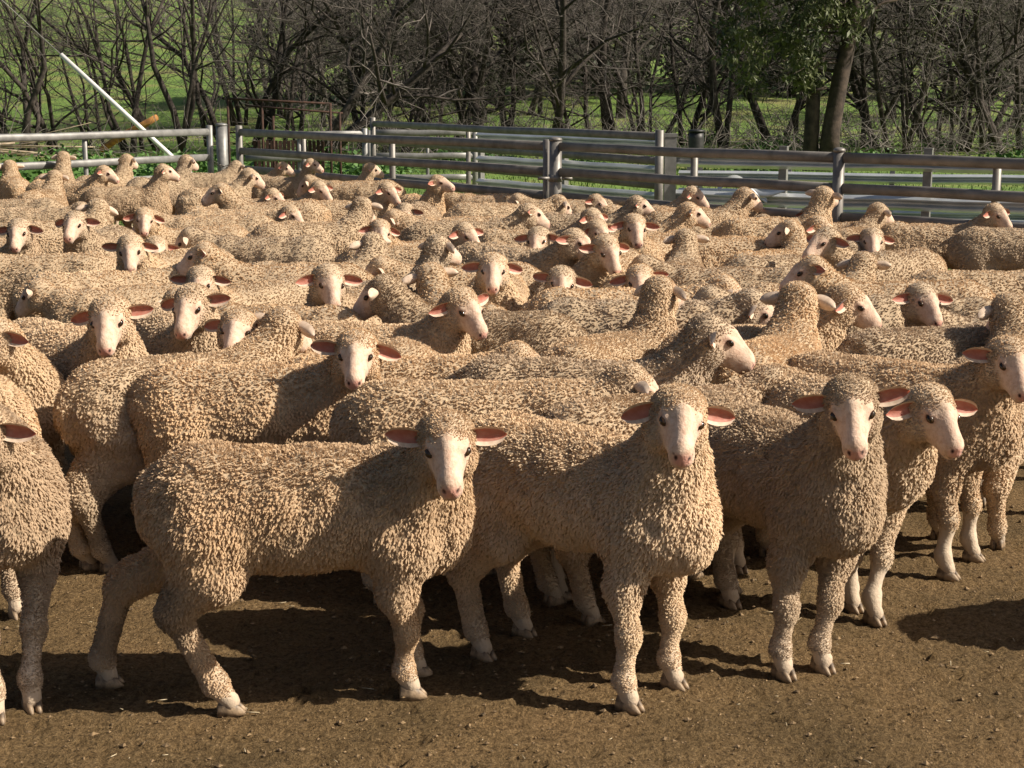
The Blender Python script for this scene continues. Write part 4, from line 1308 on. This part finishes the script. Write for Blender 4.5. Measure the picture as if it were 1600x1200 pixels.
FLOCK = [   # anchor (head / back), pixel, body heading, head heading, pose, label
    ('b', 1020, 606, 14, 10, 'low', 'sheep showing only its back right behind the head of the middle front sheep'),
    ('H', 1165, 543, 2, 350, 'prof', 'sheep in sharp right profile with dark neck, above right centre front sheep'),
    ('H', 390, 520, 200, 282, 'up', 'sheep facing camera with brown eyes, behind shoulder of the side on sheep'),
    ('H', 152, 500, 325, 262, 'up', 'sheep with thick wool fringe facing camera, large, near left side'),
    ('h', 2, 520, 300, 230, 'up', 'sheep at left edge with one pink ear, half its face out of frame'),
    ('h', -14, 574, 330, 250, 'mid', 'sheep at left edge of which mainly one pink ear shows'),
    ('H', 285, 478, 285, 272, 'up', 'sheep looking straight at camera, pale face, right of the thick fringed sheep'),
    ('H', 715, 488, 350, 298, 'up', 'large sheep in centre looking right and down, shadow on its neck'),
    ('b', 778, 470, 112, 100, 'mid', 'sheep with round rump towards camera right of the downward looking centre sheep'),
    ('h', 700, 566, 10, 345, 'low', 'sheep with lowered woolly head between side on sheep and centre back'),
    ('H', 1065, 452, 34, 62, 'high', 'sheep seen from behind at an angle, raised head turned away with one ear out'),
    ('b', 870, 478, 160, 150, 'mid', 'sheep with long curled flank behind the raised away-turned sheep'),
    ('H', 1358, 478, 8, 352, 'prof', 'tall necked sheep in right profile, mouth closed, right of centre'),
    ('h', 1432, 470, 150, 318, 'up', 'sheep looking right just behind the tall necked profile sheep'),
    ('H', 1217, 470, 82, 85, 'up', 'sheep seen from behind with both ears spread, between two profile sheep'),
    ('H', 1532, 482, 75, 88, 'up', 'sheep seen from behind near right edge, ears spread wide'),
    ('b', 1450, 540, 6, 15, 'low', 'sheep with pale curly back below away facing sheep at right'),
    ('b', 1540, 424, 4, 5, 'mid', 'sheep lying level back at right edge below the dark flanked pair'),
    ('H', 528, 442, 262, 270, 'up', 'sheep with symmetrical face and red ears looking straight at camera, left centre'),
    ('b', 480, 490, 176, 170, 'low', 'sheep of which a long curly back shows under the red eared sheep'),
    ('H', 795, 420, 280, 268, 'up', 'sheep facing camera with red right ear, in centre of flock'),
    ('h', 852, 440, 250, 262, 'mid', 'sheep with narrow face squeezed between two camera facing sheep'),
    ('h', 904, 432, 258, 272, 'mid', 'sheep facing camera with pale ears level, muzzle behind a back'),
    ('h', 563, 397, 352, 185, 'up', 'sheep with head turned left over its own back, left of centre'),
    ('b', 690, 430, 178, 170, 'low', 'sheep with long level golden back in centre, head hidden'),
    ('h', 715, 386, 40, 50, 'high', 'sheep with dark ear seen from behind, in front of centre row'),
    ('h', 815, 376, 300, 255, 'up', 'sheep with white nose bridge and long right ear above centre camera facing sheep'),
    ('h', 908, 392, 240, 285, 'mid', 'sheep with sunlit forehead and drooping right ear in centre'),
    ('h', 936, 380, 320, 300, 'mid', 'sheep with two bright red ears close together'),
    ('h', 752, 362, 10, 335, 'up', 'sheep looking right with sunlit cheek behind dark eared sheep'),
    ('h', 588, 360, 200, 262, 'up', 'sheep with one long brown ear pointing right, left centre'),
    ('h', 340, 436, 230, 282, 'mid', 'sheep with one eye and red ear showing above pale faced sheep'),
    ('h', 298, 404, 192, 195, 'mid', 'sheep with dark face turned left and small ear, left of centre'),
    ('h', 209, 388, 255, 275, 'mid', 'sheep with one white ear standing up and face tilted down'),
    ('h', 262, 388, 300, 262, 'mid', 'sheep with woolly cheek and half hidden face right of the tilted face'),
    ('b', 85, 402, 178, 175, 'mid', 'sheep with long level back below the two left hand faces'),
    ('h', 62, 454, 190, 120, 'low', 'sheep with white ear and lowered woolly head near left edge'),
    ('b', 250, 428, 20, 25, 'low', 'sheep of which only a sloping back shows below the tilted face'),
    ('h', 47, 360, 320, 288, 'up', 'sheep at left looking right and down, big ears, near edge'),
    ('h', 113, 348, 262, 272, 'up', 'sheep facing camera with pink nose beside the left edge pair'),
    ('h', 227, 340, 185, 278, 'up', 'sheep facing camera with notched left ear, left third of flock'),
    ('b', 345, 340, 178, 175, 'low', 'sheep of which long back runs right from the notched ear sheep'),
    ('h', 162, 326, 30, 100, 'mid', 'sheep with one hooked ear behind the two left faces'),
    ('h', 335, 298, 195, 205, 'up', 'sheep with dark shaded face looking left and down, left of centre'),
    ('h', 440, 306, 20, 345, 'up', 'sheep with big woolly head in right profile, pale nose, upper left'),
    ('h', 503, 296, 350, 330, 'up', 'sheep looking right with dark ear shadow on its cheek'),
    ('h', 398, 274, 60, 20, 'up', 'sheep with round woolly head and one dark ear below chain post'),
    ('h', 466, 333, 10, 310, 'low', 'sheep with lowered head and tiny ear below big woolly profile'),
    ('h', 572, 322, 20, 60, 'up', 'sheep with creased neck turned away, upper centre left'),
    ('h', 608, 298, 350, 330, 'up', 'sheep with curled ear looking right, below the fence post gate'),
    ('h', 637, 334, 265, 272, 'low', 'sheep with head bowed to camera, round body behind it'),
    ('h', 692, 282, 290, 335, 'high', 'sheep with head raised clear, looking right, below the metal panels'),
    ('h', 593, 258, 10, 352, 'high', 'sheep with raised head in right profile by second gate upright'),
    ('h', 507, 250, 350, 345, 'high', 'sheep with raised head by gate rail, dark nose, looking right'),
    ('h', 447, 260, 5, 335, 'up', 'sheep with sunlit white face looking right below the middle gate'),
    ('b', 770, 292, 170, 165, 'low', 'sheep with round rump beside the raised clear head'),
    ('b', 760, 318, 15, 10, 'low', 'sheep with back showing below the round rump in upper centre'),
    ('b', 410, 372, 172, 170, 'low', 'sheep with long curly flank in shade end, left centre'),
    ('h', 304, 250, 40, 50, 'high', 'sheep with raised head turned away at end of left gate'),
    ('b', 200, 292, 8, 10, 'high', 'sheep with long body and upright wrinkled neck turned away, upper left'),
    ('h', 206, 248, 60, 50, 'high', 'sheep turned away with raised head under the white pole'),
    ('h', 170, 268, 350, 342, 'up', 'sheep with sunlit face in right profile at far left'),
    ('h', 123, 242, 72, 85, 'high', 'sheep with tallest raised head seen from behind at left gate'),
    ('h', 88, 276, 85, 92, 'up', 'sheep seen from behind with wide flat ears, second from left edge'),
    ('h', 45, 258, 95, 92, 'up', 'sheep seen from behind with pale ears at far left gate'),
    ('b', -6, 272, 80, 85, 'up', 'sheep cut by left edge in the farthest row'),
    ('b', 60, 306, 172, 175, 'low', 'sheep with long golden back at left edge above two faces'),
    ('b', 40, 326, 3, 0, 'low', 'sheep with level back at left edge just behind big eared face'),
    ('b', 375, 246, 20, 30, 'mid', 'sheep at farthest row right of the round chain post'),
    ('h', 836, 332, 12, 348, 'mid', 'sheep in right profile with white muzzle, upper centre'),
    ('h', 940, 308, 200, 340, 'mid', 'sheep with brown ear up and face half behind, by round fence post'),
    ('h', 1005, 318, 355, 338, 'up', 'sheep with long pale nose looking right near box post'),
    ('h', 950, 343, 350, 335, 'up', 'sheep with white muzzle looking right, below the brown ear'),
    ('h', 912, 356, 215, 285, 'mid', 'sheep with ears held out flat and head tilted in upper centre'),
    ('h', 1028, 358, 240, 270, 'up', 'sheep facing camera alone with red right ear, right of centre'),
    ('b', 890, 306, 178, 175, 'low', 'sheep with back along fence between round post and brown ear'),
    ('b', 1050, 312, 8, 10, 'low', 'sheep with back below the box post'),
    ('h', 1092, 304, 5, 342, 'up', 'sheep with closed eye in right profile, upper of the stacked pair'),
    ('h', 1087, 332, 15, 345, 'up', 'sheep with folded ear in right profile, lower of the stacked pair'),
    ('h', 1175, 306, 25, 10, 'up', 'sheep with body to right and two ears, by lying bent metal'),
    ('h', 1338, 300, 6, 30, 'high', 'sheep with raised head against fence post, ear pointing right'),
    ('h', 1270, 338, 180, 310, 'mid', 'sheep with pricked dark ear and white nose, in front of fence post'),
    ('h', 1280, 362, 350, 322, 'mid', 'sheep with pale nose pointing down right beside squinting face'),
    ('h', 1326, 374, 250, 262, 'up', 'sheep with brightest sunlit face squinting at camera, right of centre'),
    ('h', 1380, 322, 55, 40, 'up', 'sheep turned away with white ear, left of the dark flanked pair'),
    ('B', 1450, 350, -26, 320, 'up', 'sheep with dark shaded flank side on, left of the right edge pair'),
    ('B', 1592, 358, -28, -20, 'mid', 'sheep with dark shaded flank cut by right edge'),
    ('h', 1236, 368, 195, 200, 'up', 'sheep with dark face turned left and red ear, right of centre'),
    ('h', 1190, 355, 60, 150, 'up', 'sheep with one dark ear up, left of dark faced sheep'),
    ('h', 1090, 376, 80, 75, 'up', 'sheep seen from behind with two ears, right of lone camera facing sheep'),
    ('h', 1265, 428, 185, 205, 'mid', 'sheep with dark shaded face looking left and down, right centre'),
    ('h', 1350, 412, 30, 45, 'mid', 'sheep turned away with long ear pointing right, below squinting face'),
    ('b', 1112, 424, 150, 160, 'low', 'sheep with round curly rump above the away turned raised head'),
    ('h', 1150, 478, 10, 10, 'low', 'sheep with woolly lowered head between raised head and spread ears'),
    ('b', 1290, 460, 172, 175, 'low', 'sheep with flank in shade behind the tall necked profile'),
    ('b', 1480, 460, 165, 170, 'low', 'sheep with round body right of the two right looking heads'),
    ('b', 690, 345, 172, 170, 'low', 'sheep with back seen right of bowed head'),
    ('b', 1120, 352, 5, 10, 'low', 'sheep with back behind the single dark ear'),
    ('b', 1180, 396, 15, 10, 'low', 'sheep with back behind dark looking down face'),
    ('b', 520, 350, 5, 0, 'low', 'sheep with smooth back in left centre below creased neck'),
    ('b', 560, 283, 175, 170, 'low', 'sheep of which golden back lies behind the dark ear shadow sheep'),
    ('b', 980, 448, 10, 20, 'low', 'sheep of which a golden back shows right of the pale eared sheep'),
]

PROTO = {}
items = []
rs_ = np.random.RandomState(5)
def head_off(pose, yaw):
    hz, _, nl = POSES[pose]
    el = math.asin(max(-.75, min(.95, (hz - .525) / nl)))
    yn = max(-1.3, min(1.3, yaw * .78))
    return .235 + nl * math.cos(el) * math.cos(yn), nl * math.cos(el) * math.sin(yn)


def turn(hh, th, pose):
    rel = (hh - math.degrees(th) + 180) % 360 - 180
    rel = max(-126, min(126, rel))
    return rel * .5 if pose == 'low' else rel


for k, (an, px, py, hd, hh, pose, lab) in enumerate(FLOCK):
    sc = .94 + .10 * rs_.rand()
    pose = 'up' if pose == 'prof' else pose
    th = R(hd)
    s = dict(an=an, px=px, py=py, th=th, th0=th, hh=hh, sc=sc, pose=pose, lab=lab)
    if an in 'hH':
        hx, hy = head_off(pose, R(turn(hh, th, pose)))
        o = at_z(px, py + 2, POSES[pose][0] * sc)[:2] - sc * np.array([hx * math.cos(th) - hy * math.sin(th), hx * math.sin(th) + hy * math.cos(th)])
    else:
        o = at_z(px, py, .655 * sc)[:2]
    s['o'] = o.copy(); s['a'] = o.copy()
    items.append(s)

# keep the bodies from standing inside one another: circles along each back are pushed apart

OFF = np.array([-.30, -.10, .10, .28])
RAD = .186
for it in range(160):
    cs, owner = [], []
    for i, s in enumerate(items):
        d = np.array([math.cos(s['th']), math.sin(s['th'])])
        for o_ in OFF:
            cs.append(s['o'] + d * o_ * s['sc']); owner.append(i)
    for (x, y, th, sc) in FIXED:
        d = np.array([math.cos(th), math.sin(th)])
        for o_ in OFF:
            cs.append(np.array([x, y]) + d * o_ * sc); owner.append(-1)
    cs = np.array(cs); owner = np.array(owner)
    D = cs[:, None] - cs[None]
    dist = np.linalg.norm(D, axis=2) + 1e-6
    ov = np.maximum(2 * RAD - dist, 0)
    ov[(owner[:, None] == owner[None])] = 0
    F = (D / dist[..., None] * ov[..., None]).sum(1)
    for i, s in enumerate(items):
        mk = owner == i
        f = F[mk].sum(0) * {'h': .10, 'H': .07, 'b': .18, 'B': .07}[s['an']]
        f[0] *= .5
        d = np.array([math.cos(s['th']), math.sin(s['th'])])
        tq = 0.0
        for c_, ff in zip(cs[mk], F[mk]):
            r_ = c_ - s['o']
            tq += r_[0] * ff[1] - r_[1] * ff[0]
        s['th'] = max(s['th0'] - .30, min(s['th0'] + .30, s['th'] + max(-.02, min(.02, tq * .25))))
        s['o'] = s['o'] + np.clip(f, -.05, .05) + (s['a'] - s['o']) * {'h': .05, 'H': .20, 'b': .008, 'B': .20}[s['an']]
        for c_ in cs[mk]:
            if c_[1] < 4.45:
                s['o'][1] += (4.45 - c_[1]) * .3
            ex = c_[1] + .30 - fence_y(c_[0])
            if ex > 0:
                s['o'][1] -= ex * .5

for k, s in enumerate(items):
    dist = math.hypot(*s['o'])
    lod = 1 if dist < 6.1 else 2
    rel = turn(s['hh'], s['th'], s['pose'])
    yq, mir = int(round(abs(rel) / 42.0)) * 42, rel < 0
    key = (yq, s['pose'], lod)
    if key not in PROTO:
        PROTO[key] = build_sheep(R(yq), s['pose'], lod, seed=200 + len(PROTO) * 13)
    place_sheep(PROTO[key], s['o'], s['th'], s['lab'], mirror=mir, scale=s['sc'])
